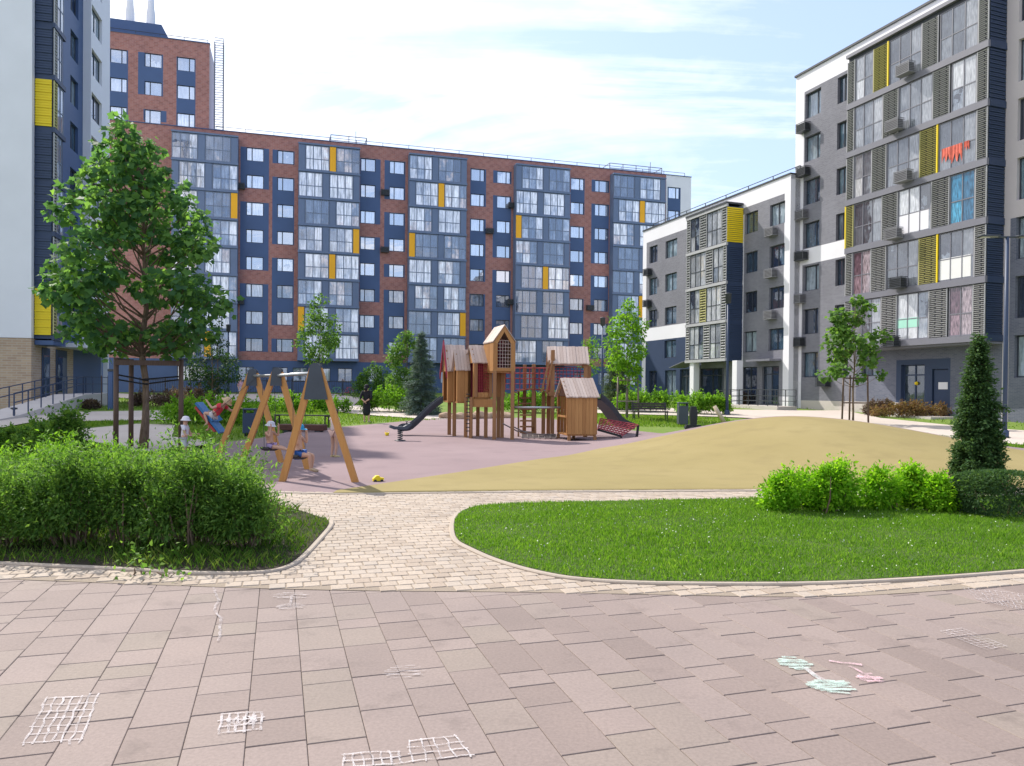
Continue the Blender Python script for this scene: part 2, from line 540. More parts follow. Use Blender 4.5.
GA = R_(-17.3)                      # the paving runs parallel to the long block
gu = Vector((math.sin(GA), math.cos(GA))); gv = Vector((math.cos(GA), -math.sin(GA)))


def block(mb, c, du, dv, z0, z1, ch, jit=0.0):
    """one paving block: du along gu, dv along gv, chamfered top edge"""
    vs = []
    for k, (zz, e) in enumerate(((z0, 0), (z1 - ch, 0), (z1, ch))):
        for i, j in ((-1, -1), (1, -1), (1, 1), (-1, 1)):
            p = c + gv * (i * (dv / 2 - e)) + gu * (j * (du / 2 - e))
            vs.append((p.x, p.y, zz + (jit * (i * .6 + j * .4) if k else 0)))
    fs = [(8, 9, 10, 11)]
    for b in (0, 4):
        for i in range(4): fs.append((b + i, b + (i + 1) % 4, b + 4 + (i + 1) % 4, b + 4 + i))
    mb.add(vs, fs)


M_PAVER = island_mat('mauve_paving_slab', [(0, (.205, .160, .142)), (.35, (.228, .179, .160)), (.75, (.25, .198, .178)), (1, (.228, .186, .158))], .82, .25, .16, 55, blot=.45)
pv = MB(); random.seed(3)
plaza_poly = base
W = .265
for ci in range(-70, 75):
    c0 = ci * W; u = -9 + random.random() * .4
    while u < 16:
        du = random.choice((.2, .26, .35, .35, .45, .52))
        c = gv * c0 + gu * (u + du / 2); u += du
        if c.y < -1.5 or abs(c.x) > 19 or not (inside(c, plaza_poly) or inside(c - gu * .45, plaza_poly)): continue
        block(pv, c, du - .006, W - .0025, -.03, random.uniform(-.0014, .001), .003, random.uniform(-.0007, .0007))
o = pv.build('plaza_paving', M_PAVER); o['kind'] = 'structure'

M_COB = island_mat('beige_paving_block', [(0, (.325, .26, .205)), (.35, (.365, .30, .24)), (.7, (.40, .33, .265)), (1, (.36, .305, .255))], .85, .3, .18, 60, blot=.2)
cb = MB(); random.seed(5)


def offset_poly(poly, d):
    c = sum((Vector((p[0], p[1])) for p in poly), Vector((0, 0))) / len(poly); out = []; n = len(poly)
    area = sum(poly[i][0] * poly[(i + 1) % n][1] - poly[(i + 1) % n][0] * poly[i][1] for i in range(n))
    s = -1 if area > 0 else 1
    for i in range(n):
        a, b, e = (Vector((poly[(i + k) % n][0], poly[(i + k) % n][1])) for k in (-1, 0, 1))
        t1 = (b - a).normalized(); t2 = (e - b).normalized()
        n1 = Vector((-t1.y, t1.x)); n2 = Vector((-t2.y, t2.x)); m = (n1 + n2)
        m = m.normalized() if m.length > 1e-6 else n1
        out.append(b + m * (s * d) / max(.5, m.dot(n1)))
    return out


LR_O, BL_O = offset_poly(LAWN_R, .03), offset_poly(BED_L, .03)
RUBPOLY = list(RUB_F) + list(reversed(RUB_B))
rows = []
u = 2.0
CW, CH = .135, .15
for ri in range(-24, 100):
    for ki in range(-160, 160):
        off = (ri % 2) * .5 * CW + (.03 if ri % 5 == 0 else 0)
        ln = CW
        c = gv * (ki * CW + off) + gu * (ri * CH)
        if c.y < 3.5 or c.y > 13 or abs(c.x) > 17: continue
        if not inside(c - gu * .05, COB) or inside(c, LR_O) or inside(c, BL_O): continue
        block(cb, c, CH - .011, ln - .011, 0.0, .009 + random.uniform(-.002, .0015), .004, random.uniform(-.001, .001))
o = cb.build('cobbled_path', M_COB); o['kind'] = 'structure'

# kerbs: pale concrete edging along the two lawns
M_KERB = paint('pale_kerb', (.36, .30, .245), .85, .12, 2, .3)


def kerb(pts, w=.06, h=.028, z0=-.05, out=1):
    mb = MB(); P = [Vector((p[0], p[1])) for p in pts]; n = len(P); ring = []
    for i, p in enumerate(P):
        t = (P[min(i + 1, n - 1)] - P[max(i - 1, 0)]).normalized(); nn = Vector((-t.y, t.x)) * out
        z = tz(p.y)
        a, b = p, p + nn * w
        ring.append([(a.x, a.y, z + z0), (a.x, a.y, z + h - .01), (a.x + nn.x * .01, a.y + nn.y * .01, z + h), (b.x - nn.x * .01, b.y - nn.y * .01, z + h), (b.x, b.y, z + h - .01), (b.x, b.y, z + z0)])
    for r in ring: mb.v += r
    for i in range(n - 1):
        for k in range(5):
            a = i * 6 + k; mb.f.append((a, a + 1, a + 7, a + 6)); mb.m.append(0)
    o = mb.build('kerb', M_KERB); o['kind'] = 'structure'; return o


lr = LAWN_R
# lawn outlines rounded where the photograph shows round corners
tip = smooth([lr[9]] + lr[8::-1][0:0] + [Vector((p.x, p.y)) for p in (lr[8], lr[7], lr[6], lr[5], lr[4], lr[3], lr[2], lr[1], lr[0], lr[19], lr[18], lr[17], lr[16], lr[15], lr[14], lr[13], lr[12], lr[11])], 2)
LAWN_S = tip + [Vector((lr[10].x, lr[10].y))]
kerb(tip, out=-1)
bl = smooth(BED_L[0:14], 2)
BED_S = bl + [Vector((p.x, p.y)) for p in BED_L[14:]]
kerb(bl, out=-1)
kerb(resample(G([(240, 492), (337, 494.5), (512, 492.6), (770, 491.2), (1000, 491.2), (1200, 493)]), 40), w=.07, h=.024, out=-1)
sheet('lawn_soil', LAWN_S, .028, M_SOIL)
sheet('shrub_bed_soil', BED_S, .028, M_SOILB)
ruled('playground_surface', RUB_F, RUB_B, 260, 120, .012, M_RUBBER)
ruled('ochre_play_mound', SAND_F, SAND_B, 220, 110, .030, M_SAND)

# far paths
for nm, pts in (
    ('footpath', [(560, 406), (725, 409.5), (800, 410.5), (845, 410.5), (880, 418), (957, 426), (1030, 431), (1250, 441), (1250, 460), (1030, 446), (957, 438), (900, 430.5), (842, 421), (770, 419), (725, 417), (560, 412)]),
    ('entrance_path', [(-80, 420), (0, 414), (20, 408), (90, 392), (190, 397), (185, 402), (110, 397.5), (78, 396), (20, 412), (-80, 440)]),
    ('garden_path', [(-60, 424), (33, 412.6), (164, 410.5), (190, 411), (190, 418), (164, 420), (33, 422), (-60, 436)]),
    ('play_path', [(40, 437), (68, 430), (137, 424), (175, 425), (172, 437), (200, 440), (215, 444), (200, 450), (140, 458), (125, 448), (78, 439), (40, 444)]),
    ('side_path', [(185, 397), (230, 394), (330, 393.5), (362, 398), (354, 405), (420, 412), (452, 414), (470, 417), (440, 420), (380, 416), (328, 411), (330, 402), (230, 402), (185, 402.5)]),
):
    sheet(nm, G(pts), .012, M_PATH)

# ------------------------------------------------------------------ grass (uncountable)


def grass(name, poly, n, h0, h1, mat, lean=.5, wid=.006, holes=(), zfun=None, seed=1, clump=0.0, off=.0):
    r = np.random.default_rng(seed)
    P = np.array([[p[0], p[1]] for p in poly]); lo, hi = P.min(0), P.max(0)
    pts = np.empty((0, 2))
    while len(pts) < n:
        q = lo + r.random((n * 2, 2)) * (hi - lo); q = q[inside_np(q, poly)]
        for hpoly in holes: q = q[~inside_np(q, hpoly)]
        pts = np.concatenate([pts, q])
    pts = pts[:n]
    patch = .5 + .5 * np.sin(pts[:, 0] * 2.1 + np.sin(pts[:, 1] * 1.7) * 2) * np.cos(pts[:, 1] * 2.6 + pts[:, 0] * .8)
    h = (h0 + (h1 - h0) * r.random(n)) * (1 - clump + clump * 1.4 * patch)
    a = r.random(n) * 2 * np.pi; b = r.random(n) * 2 * np.pi; ln = h * lean * r.random(n)
    z = np.array([tz(y) for y in pts[:, 1]]) + off
    if zfun is not None: z = z + np.array([zfun(x, y) for x, y in pts])
    dx, dy = np.cos(a) * wid, np.sin(a) * wid
    co = np.empty((n, 4, 3))
    co[:, 0] = np.stack([pts[:, 0] - dx, pts[:, 1] - dy, z], 1)
    co[:, 1] = np.stack([pts[:, 0] + dx, pts[:, 1] + dy, z], 1)
    mx, my = np.cos(b) * ln, np.sin(b) * ln
    co[:, 2] = np.stack([pts[:, 0] + dx * .7 + mx * .4, pts[:, 1] + dy * .7 + my * .4, z + h * .6], 1)
    co[:, 3] = np.stack([pts[:, 0] + mx, pts[:, 1] + my, z + h], 1)
    i = np.arange(n)[:, None] * 4
    idx = np.concatenate([i + np.array([[0, 1, 2]]), i + np.array([[0, 2, 3]])], 1).ravel()
    o = copy_mesh(name, np_mesh(name, co.reshape(-1, 3), 3, idx, mat)); o['kind'] = 'stuff'
    return o


M_BLADE = leafmat('grass_blade', (.06, .14, .01), (.10, .225, .018), (.19, .30, .05), .42, .5)
M_BLADE_D = leafmat('rough_grass_blade', (.03, .08, .008), (.06, .135, .016), (.16, .2, .05), .35, .5)
M_BLADE_F = leafmat('far_grass_blade', (.06, .13, .012), (.11, .21, .022), (.21, .28, .05), .35, .6)
grass('lawn_grass', LAWN_S, 130000, .02, .05, M_BLADE, .9, .005, seed=2, clump=.45, off=.025)
_r = np.random.default_rng(77)
grass('verge_grass', BED_S, 60000, .03, .12, M_BLADE_D, 1.0, .004, seed=3, clump=.6, off=.025)
FARL = [
    ('meadow_grass', G([(20, 411), (78, 395), (109, 397), (190, 403), (190, 410), (164, 409.5), (33, 412)]), 6000),
    ('meadow_grass', G([(-80, 462), (-80, 444), (33, 423), (164, 421), (137, 423), (68, 429), (40, 437), (40, 444), (125, 450), (140, 460), (90, 470)]), 9000),
    ('meadow_grass', G([(175, 437), (172, 424), (190, 419), (235, 403), (330, 403), (325, 412), (380, 417), (440, 420), (375, 423), (293, 430), (262, 437), (205, 443)]), 15000),
    ('meadow_grass', G([(545, 417), (560, 413), (725, 418), (735, 423), (715, 428), (650, 427), (620, 426)]), 8000),
    ('meadow_grass', G([(555, 405), (640, 396), (1020, 402), (1200, 416), (1200, 436), (1030, 430), (957, 425), (880, 417), (845, 409.5), (725, 408.5)]), 12000),
    ('meadow_grass', G([(842, 422), (900, 431.5), (957, 439), (1030, 447), (1250, 461), (1250, 470), (1000, 452), (900, 436)]), 6000),
]
for i, (nm, pl, n) in enumerate(FARL):
    grass(nm, pl, n, .05, .16, M_BLADE_F, .8, .02, seed=20 + i, clump=.5)

# ------------------------------------------------------------------ chalk on the paving
def chalkmat(name, col, cover=.55):
    t = NT(name); v = t.coord()
    a = t.math('ADD', t.math('MULTIPLY', t.noise(v, 240, 3, .7), .65), t.math('MULTIPLY', t.noise(v, 14, 3), .35))
    f = t.ramp(a, [(cover - .1, (1, 1, 1)), (cover + .08, (0, 0, 0))])
    tr = t.n('ShaderNodeBsdfTransparent'); mx = t.n('ShaderNodeMixShader')
    t.l(f, mx.inputs[0]); t.l(tr.outputs[0], mx.inputs[1]); t.l(t.bsdf(col, .95, None, .1), mx.inputs[2])
    return t.done(mx.outputs[0])


CH_W = chalkmat('white_chalk', (.56, .515, .51), .51); CH_WF = chalkmat('faint_white_chalk', (.50, .45, .445), .47)
CH_G = chalkmat('green_chalk', (.46, .58, .52), .52); CH_P = chalkmat('pink_chalk', (.75, .50, .55), .48)
ZC = [.0045]


def stroke(mb, a, b, w, wob=.006):
    w *= 1.0
    a, b = Vector((a[0], a[1])), Vector((b[0], b[1])); n = max(3, int((b - a).length / .05)); t = (b - a).normalized(); nn = Vector((-t.y, t.x))
    base = len(mb.v)
    for i in range(n + 1):
        p = a.lerp(b, i / n) + nn * random.uniform(-wob, wob); ww = w * random.uniform(.7, 1.15)
        mb.v += [(*(p - nn * ww / 2), ZC[0]), (*(p + nn * ww / 2), ZC[0])]
    for i in range(n): mb.f.append((base + 2 * i, base + 2 * i + 2, base + 2 * i + 3, base + 2 * i + 1)); mb.m.append(0)
    ZC[0] += .00003


def chalk_grid(cs, nx, ny, w, m, label, over=.1, smear=0):
    a, b, c, d = G(cs)  # near-left, near-right, far-right, far-left
    mb = MB()
    for i in range(nx + 1):
        t = i / nx; p, q = a.lerp(b, t), d.lerp(c, t); e = (q - p) * random.uniform(0, over); stroke(mb, p - e, q + e, w)
    for i in range(ny + 1):
        t = i / ny; p, q = a.lerp(d, t), b.lerp(c, t); e = (q - p) * random.uniform(0, over); stroke(mb, p - e, q + e, w)
    for i in range(smear):
        t = .2 + .6 * i / max(1, smear - 1); stroke(mb, a.lerp(d, .3).lerp(b.lerp(c, .3), t) , a.lerp(d, .75).lerp(b.lerp(c, .85), t + .06), w * 1.3, .015)
    tag(mb.build('chalk_drawing', m), label, 'chalk drawing')


random.seed(9)
chalk_grid([(24, 744), (80, 740), (98, 697), (47, 699)], 6, 6, .011, CH_W, 'largest white chalk grid of many squares at the left of the mauve paving')
chalk_grid([(219, 734), (260, 730), (262, 713), (222, 715)], 5, 3, .013, CH_W, 'small white chalk grid with a scribbled middle on one slab', smear=5)
chalk_grid([(344, 768), (402, 764), (398, 752), (344, 755)], 6, 2, .010, CH_W, 'white chalk grid cut off by the lower edge of the photo')
chalk_grid([(412, 762), (470, 756), (456, 737), (410, 742)], 4, 3, .009, CH_W, 'thin white chalk grid right beside another grid at the lower edge')
chalk_grid([(978, 600), (1050, 618), (1040, 596), (962, 588)], 14, 7, .008, CH_WF, 'widest faint chalk grid near the lawn kerb at far right', .02)
chalk_grid([(985, 650), (1006, 647), (962, 629), (940, 632)], 4, 10, .008, CH_WF, 'narrow faint chalk ladder running over slabs at right', .05)


def blob(mb, px, py, rx, ry, n, w):
    c = gp(px, py); e = (gp(px + rx, py) - c).length; f = (gp(px, py - ry) - c).length
    for i in range(n):
        v = (i + .5) / n * 2 - 1; s = math.sqrt(max(0, 1 - v * v)) * e
        stroke(mb, (c.x - s * random.uniform(.85, 1.1), c.y + v * f), (c.x + s * random.uniform(.85, 1.1), c.y + v * f + random.uniform(-.03, .03)), w, .008)


mb = MB(); blob(mb, 795, 664, 16, 6, 8, .024); stroke(mb, gp(800, 666), gp(826, 685), .012); blob(mb, 831, 687, 22, 6, 9, .024)
o = mb.build('chalk_drawing', CH_G); tag(o, 'two pale green chalk blobs joined by a white stroke', 'chalk drawing')
mb = MB()
for k in range(3): stroke(mb, gp(803 + k * 2, 669), gp(820 + k * 2, 681), .012)
mb.build('stem', CH_W, o)
mb = MB(); blob(mb, 870, 679, 13, 4, 6, .02); stroke(mb, gp(829, 662), gp(862, 666), .03); stroke(mb, gp(850, 667), gp(880, 684), .02)
tag(mb.build('chalk_drawing', CH_P), 'pink chalk scrawl right of the green chalk blobs', 'chalk drawing')
mb = MB()
pl = G([(213, 588), (219, 600), (214, 611), (221, 620), (220, 634), (218, 642)])
for a, b in zip(pl, pl[1:]): stroke(mb, a, b, .02)
tag(mb.build('chalk_drawing', CH_WF), 'long thin wavering white chalk line over the slabs', 'chalk drawing')
mb = MB(); blob(mb, 404, 673, 20, 6, 7, .012)
tag(mb.build('chalk_drawing', CH_WF), 'faint white chalk scribble filling a single slab', 'chalk drawing')
mb = MB(); blob(mb, 291, 596, 18, 3, 5, .02); stroke(mb, gp(291, 596), gp(290, 607), .02); blob(mb, 290, 607, 14, 3, 5, .02)
tag(mb.build('chalk_drawing', CH_WF), 'pale chalk smear on slabs next to the beige blocks', 'chalk drawing')
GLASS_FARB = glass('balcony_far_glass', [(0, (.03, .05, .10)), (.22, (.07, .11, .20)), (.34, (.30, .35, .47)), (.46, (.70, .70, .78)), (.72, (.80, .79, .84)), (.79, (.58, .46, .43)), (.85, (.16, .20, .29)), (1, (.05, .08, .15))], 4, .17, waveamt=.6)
# ------------------------------------------------------------------ building kit
def facade(mb, x0, x1, z0, z1, holes, regions=(), y=0.0, depth=.18, m=0, rm=None):
    """wall skin with real openings and their reveals; regions re-clad rectangles of it"""
    xs = sorted({round(v, 3) for v in [x0, x1] + [h[i] for h in holes for i in (0, 1)] + [r[i] for r in regions for i in (0, 1)] if x0 - 1e-6 <= v <= x1 + 1e-6})
    zs = sorted({round(v, 3) for v in [z0, z1] + [h[i] for h in holes for i in (2, 3)] + [r[i] for r in regions for i in (2, 3)] if z0 - 1e-6 <= v <= z1 + 1e-6})

    def region(cx, cz):
        k = m
        for r in regions:
            if r[0] < cx < r[1] and r[2] < cz < r[3]: k = r[4]
        return k
    for a, b in zip(xs, xs[1:]):
        run = None
        for c, d in zip(zs, zs[1:]):
            cx, cz = (a + b) / 2, (c + d) / 2
            if any(h[0] < cx < h[1] and h[2] < cz < h[3] for h in holes): continue
            mb.quad((a, y, c), (b, y, c), (b, y, d), (a, y, d), region(cx, cz))
    for h in holes:
        a, b, c, d = h[:4]; k = region((a + b) / 2, (c + d) / 2) if rm is None else rm
        e = y + depth
        mb.quad((a, y, c), (a, y, d), (a, e, d), (a, e, c), k); mb.quad((b, y, d), (b, y, c), (b, e, c), (b, e, d), k)
        mb.quad((a, y, d), (b, y, d), (b, e, d), (a, e, d), k); mb.quad((b, y, c), (a, y, c), (a, e, c), (b, e, c), k)


_wm = {}


def win_meshes(w, h, style, fm, gm):
    key = (round(w, 2), round(h, 2), style, fm.name, gm.name)
    if key in _wm: return _wm[key]
    w, h = key[0], key[1]; f = .07; mb = MB(); gb = MB()
    mb.box(-w / 2, w / 2, 0, .07, 0, f); mb.box(-w / 2, w / 2, 0, .07, h - f, h)
    mb.box(-w / 2, -w / 2 + f, 0, .07, f, h - f); mb.box(w / 2 - f, w / 2, 0, .07, f, h - f)
    spl = {'one': [], 'left': [.32], 'right': [.68], 'half': [.5], 'three': [.34, .67], 'door': [.5]}[style]
    xs = [0] + spl + [1]
    for t in spl: mb.box(-w / 2 + t * w - .045, -w / 2 + t * w + .045, -.005, .065, f, h - f)
    if style == 'door': mb.box(-w / 2 + f, w / 2 - f, 0, .06, h * .78, h * .78 + .08)
    for a, b in zip(xs, xs[1:]):
        gb.box(-w / 2 + a * w + .05, -w / 2 + b * w - .05, .035, .05, f * .8, h - f * .8)
    _wm[key] = (mb.mesh('window', fm), gb.mesh('pane', gm)); return _wm[key]


def window(parent, x, z, w, h, style='half', fm=None, gm=None, y=.1, name='window'):
    """a window standing in its opening: x centre, z foot"""
    a, b = win_meshes(w, h, style, fm or FRAMED, gm or GLASS_FAR)
    o = copy_mesh(name, a, parent, (x, y, z)); copy_mesh('pane', b, o); return o


_gm = {}


def glazing(parent, x0, x1, z0, z1, y, cols, fm, gm, name='balcony_glazing', rail=.45):
    w, h = round(x1 - x0, 2), round(z1 - z0, 2); key = (w, h, cols, fm.name, gm.name, rail)
    if key not in _gm:
        mb = MB(); f = .05 if gm is not GLASS_FARB else .085
        for i in range(cols + 1):
            x = -w / 2 + w * i / cols; x = min(max(x, -w / 2 + f / 2), w / 2 - f / 2); mb.box(x - f / 2, x + f / 2, -.03, .05, 0, h)
        for zz in (f / 2, h * rail, h - f / 2): mb.box(-w / 2, w / 2, -.024, .044, zz - f / 2, zz + f / 2)
        for i in range(cols):
            for a, b in ((0, h * rail), (h * rail, h)):
                mb.box(-w / 2 + w * i / cols + .01, -w / 2 + w * (i + 1) / cols - .01, .0, .012, a + .01, b - .01, 1)
        _gm[key] = mb.mesh(name, [fm, gm])
    return copy_mesh(name, _gm[key], parent, ((x0 + x1) / 2, y, z0))


def louvre(mb, x0, x1, z0, z1, y, m=0, pitch=.15, stag=True, back=1):
    """sheet-metal screen of staggered horizontal slats over a dark backing"""
    mb.box(x0, x1, y + .05, y + .09, z0, z1, back)  # near-black backing sheet; its colour carries the shade between the slats
    mb.box(x0, x0 + .04, y - .01, y + .05, z0, z1, m); mb.box(x1 - .04, x1, y - .01, y + .05, z0, z1, m)
    n = int((z1 - z0) / pitch); p = (z1 - z0) / n; L = .85
    for i in range(n):
        zc = z0 + (i + .5) * p; s = x0 + .04 - (L * .5 if i % 2 and stag else 0)
        while s < x1 - .04:
            a, b = max(s, x0 + .04), min(s + L - .09, x1 - .04); s += L
            if b - a > .03:
                mb.add([(a, y, zc - p * .27), (b, y, zc - p * .27), (b, y - .03, zc + p * .05), (a, y - .03, zc + p * .05), (b, y + .05, zc + p * .3), (a, y + .05, zc + p * .3), (b, y + .05, zc - p * .27), (a, y + .05, zc - p * .27)],
                       [(0, 1, 2, 3), (3, 2, 4, 5), (7, 6, 1, 0), (1, 6, 4, 2), (0, 3, 5, 7)], m)


def ac_meshes():
    mb = MB()
    w, d, h = .95, .5, .62
    mb.box(-w / 2 + .08, w / 2 - .08, -d + .06, -.04, .05, h - .06, 1)
    for i in range(7):
        z = .03 + i * (h - .06) / 6
        mb.box(-w / 2, w / 2, -d, -d + .02, z - .022, z + .022); mb.box(-w / 2, -w / 2 + .02, -d + .02, 0, z - .022, z + .022); mb.box(w / 2 - .02, w / 2, -d + .02, 0, z - .022, z + .022)
    for x in (-w / 2 + .03, w / 2 - .03): mb.box(x - .015, x + .015, -d - .01, -d, .0, h)
    mb.box(-w / 2, w / 2, -d, 0, -.02, 0)
    return mb


AC_D = ac_meshes().mesh('air_conditioner_basket', [DGREY, BLACK])
AC_L = ac_meshes().mesh('air_conditioner_basket', [paint('light_grey_metal', (.20, .20, .22), .5, .08, 2), paint('air_conditioner_casing', (.07, .07, .08), .5, .05, 2)])


def railing(mb, pts, h, step, r=.02, rails=(1.0, .55)):
    for a, b in zip(pts, pts[1:]):
        a, b = Vector(a), Vector(b); n = max(1, round((b - a).length / step))
        for i in range(n + 1):
            p = a.lerp(b, i / n); mb.beam(p, p + Vector((0, 0, h)), r * 2, r * 2)
        for q in rails: mb.beam(a + Vector((0, 0, h * q)), b + Vector((0, 0, h * q)), r * 1.8, r * 1.8)


# ================================================================== the long brick block
FA = Frame(at(502, 300, 91.1), 16.4, 1.0)
broot = empty('apartment_building', (FA.p.x, FA.p.y, FA.base), FA.ang, 'long red brick block with navy window strips and orange panels across the courtyard', 'building')
X = FA.x
xl, xt, xe = X(55), X(209.5, 60), X(691, 200)
xbe = X(666, 200)
ZR = 28.6; ZT = 37.85; ZG = 3.65
row_c = [26.35 - 3 * k for k in range(8)]            # window centres, top row first
NV, BR, WH = 0, 1, 2
holes, regions, wins = [], [], []
WH_ = 1.46
groups = [
    ((246, 263.3), (240, 268.6), [(1, 2), (3, 5), (6, 8)], 'left'), ((277, 293.4), (272, 294), [(1, 1), (2, 4), (5, 7), (8, 8)], 'left'),
    ((360.3, 375), (359.6, 380), [(1, 3), (4, 6), (7, 8)], 'left'), ((389, 404), (384, 404.8), [(1, 2), (3, 4), (5, 5), (6, 8)], 'left'),
    ((470.5, 484), (469.8, 485.5), [(1, 2), (3, 5), (6, 8)], 'right'), ((496.5, 510), (492.6, 510.8), [(1, 1), (2, 4), (5, 8)], 'right'),
    ((570.4, 583.5), (570, 584), [(1, 2), (3, 5), (6, 8)], 'right'), ((594.5, 608), (591, 608.6), [(1, 1), (2, 4), (5, 6), (7, 8)], 'left'),
    ((668, 679), (667, 680), [(1, 8)], 'right'),
]
for (wa, wb), (sa, sb), runs, st in groups:
    a, b, c, d = X(wa, 250), X(wb, 250), X(sa, 250), X(sb, 250)
    for k in range(8):
        holes.append((a, b, row_c[k] - WH_ / 2, row_c[k] + WH_ / 2)); wins.append((a, b, row_c[k] - WH_ / 2, WH_, st))
    for r0, r1 in runs:
        regions.append((c, d, row_c[r1 - 1] - WH_ / 2 - .02, row_c[r0 - 1] + WH_ / 2 + .02, NV))
regions.insert(0, (xl, xbe, -1.4, ZG, NV)); regions.insert(1, (xbe, xe, -1.4, ZR, WH))
for px in (185, 197, 246, 280, 300, 323, 345, 375, 398, 425, 447, 480, 500, 530, 552, 580, 604, 630, 650):
    a = X(px, 385); holes.append((a - .8, a + .8, 1.3, 2.9)); wins.append((a - .8, a + .8, 1.3, 1.6, 'half'))
mb = MB(); facade(mb, xl, xe, -1.4, ZR, holes, regions, m=BR)
mb.box(xl, xe, .3, 15, -1.4, ZR - .4, NV)
mb.quad((xe, 0, -1.4), (xe, 15, -1.4), (xe, 15, ZR), (xe, 0, ZR), WH); mb.quad((xl, 0, -1.4), (xl, 0, ZR), (xl, 15, ZR), (xl, 15, -1.4), BR)
mb.box(xl, xe, .02, .35, ZR - .4, ZR, BR); mb.box(xl - .05, xe + .05, -.08, .4, ZR, ZR + .08, NV)
mb.build('wall', [NAVY, BRICK_RED, WHITE], broot)
# raised block at the left end
holes2, reg2 = [], []
for (wa, wb), (sa, sb), st, rws in (((110, 127), (109, 128), 'right', 3), ((144.5, 162), (138, 163), 'left', 2), ((177, 195), (176.5, 195.5), 'right', 3)):
    a, b, c, d = X(wa, 80), X(wb, 80), X(sa, 80), X(sb, 80)
    for k in range(rws):
        zc = 35.35 - 3 * k; holes2.append((a, b, zc - WH_ / 2, zc + WH_ / 2)); wins.append((a, b, zc - WH_ / 2, WH_, st))
    reg2.append((c, d, 35.35 - 3 * (rws - 1) - WH_ / 2, 35.35 + WH_ / 2, NV))
a, b = X(144.5, 118), X(161, 118); holes2.append((a, b, 29.35 - .73, 29.35 + .73)); wins.append((a, b, 29.35 - .73, WH_, 'left')); reg2.append((a - .1, X(166.5, 118), 28.9, 30.1, NV))
mb = MB(); facade(mb, xl, xt, ZR + .09, ZT, holes2, reg2, m=BR)
mb.box(xl, xt - .02, .3, 5, ZR - .2, ZT - .3, NV); mb.quad((xt, 0, ZR), (xt, 5, ZR), (xt, 5, ZT), (xt, 0, ZT), WH)
mb.box(xl, xt, .02, .3, ZT - .3, ZT, BR); mb.box(xl, xt + .05, -.08, .4, ZT, ZT + .1, NV)
mb.build('upper_wall', [NAVY, BRICK_RED, paint('pinkish_render', (.55, .45, .5), .7, .05)], broot)
for a, b, z, h, st in wins: window(broot, (a + b) / 2, z, b - a, h, st, FRAMED, GLASS_SKY if z > 13 else GLASS_FAR)  # paler panes above, darker below: mirrored sky and houses painted into the glass
# plant room, chimneys
mb = MB(); a, b = X(98, 30), X(159, 30)
mb.prism([(a, ZT - .2), (b + 1.2, ZT - .2), (b, ZT + 2.1), (a, ZT + 2.1)], 1.6, 4.8); mb.build('plant_room', NAVY, broot)
for px in (132, 152.5):
    mb = MB(); a = X(px, 10, 4); mb.lathe([(.46, ZT + 1.4), (.46, ZT + 3.6), (.36, ZT + 4.3), (.3, ZT + 6.5), (0, ZT + 6.6)], (a, 3, 0), 14); mb.build('chimney', WHITE, broot, True)
# balcony bays
def bay(px0, px1, rows, pxr=250, colors=None):
    x0, x1 = X(px0, pxr, -1.1), X(px1, pxr, -1.1); w = x1 - x0; P = .72; Gw = (w - 2 * P) / 2
    mb = MB(); YB = -1.15
    bb = mb
    bb.box(x0, x1, YB + .12, -.02, ZG + .02, ZG + .02 + 24.2, 1)
    for k in range(8):
        zf = 24.7 - 3 * k
        bb.box(x0 - .04, x1 + .04, YB - .08, YB + .11, zf - .02, zf + .20, 0)
    bb.box(x0 - .04, x1 + .04, YB - .08, YB + .11, 27.68, 27.86, 0)
    bo = bb.build('balcony_bay', [SLATE, SLATE], broot)
    for k, r in enumerate(rows):
        zf = 24.9 - 3 * k; zt = zf + 2.76; pat, acc = r[0], r[1:]
        segs = ['p', 'g', 'q', 'G'] if pat == 'R' else ['g', 'q', 'G', 'p']
        if pat == 'M': segs = ['p', 'G', 'q', 'g']
        s = x0; n = 0
        for c in segs:
            wd = P if c in 'pq' else Gw
            if c in 'pq':
                if c in acc:
                    pb = MB(); pb.box(s + .03, s + wd - .03, YB - .03, YB + .1, zf + .01, zt - .03); pb.build('accent_panel', ORANGE, bo)
                else:
                    pb = MB(); pb.box(s + .02, s + wd - .02, YB + .0, YB + .1, zf + .01, zt - .03); pb.build('cladding_panel', SLATE, bo)
            else:
                glazing(bo, s + .02, s + wd - .02, zf + .01, zt - .03, YB + .05, 3, FRAMEW, GLASS_FARB)
            s += wd
    return bo


bay(171, 237.5, ['L', 'R', 'Lp', 'R', 'L', 'R', 'L', 'Rq'])
bay(298, 359.3, ['Rq', 'L', 'R', 'Lp', 'Rq', 'L', 'Rp', 'R'])
bay(408.8, 466.3, ['L', 'Rq', 'L', 'Rp', 'L', 'R', 'Lp', 'R'])
bay(515.5, 569.6, ['R', 'L', 'Rp', 'L', 'Rq', 'L', 'R', 'L'])
bay(612.8, 665, ['L', 'Rq', 'L', 'R', 'L', 'Rq', 'L', 'R'])
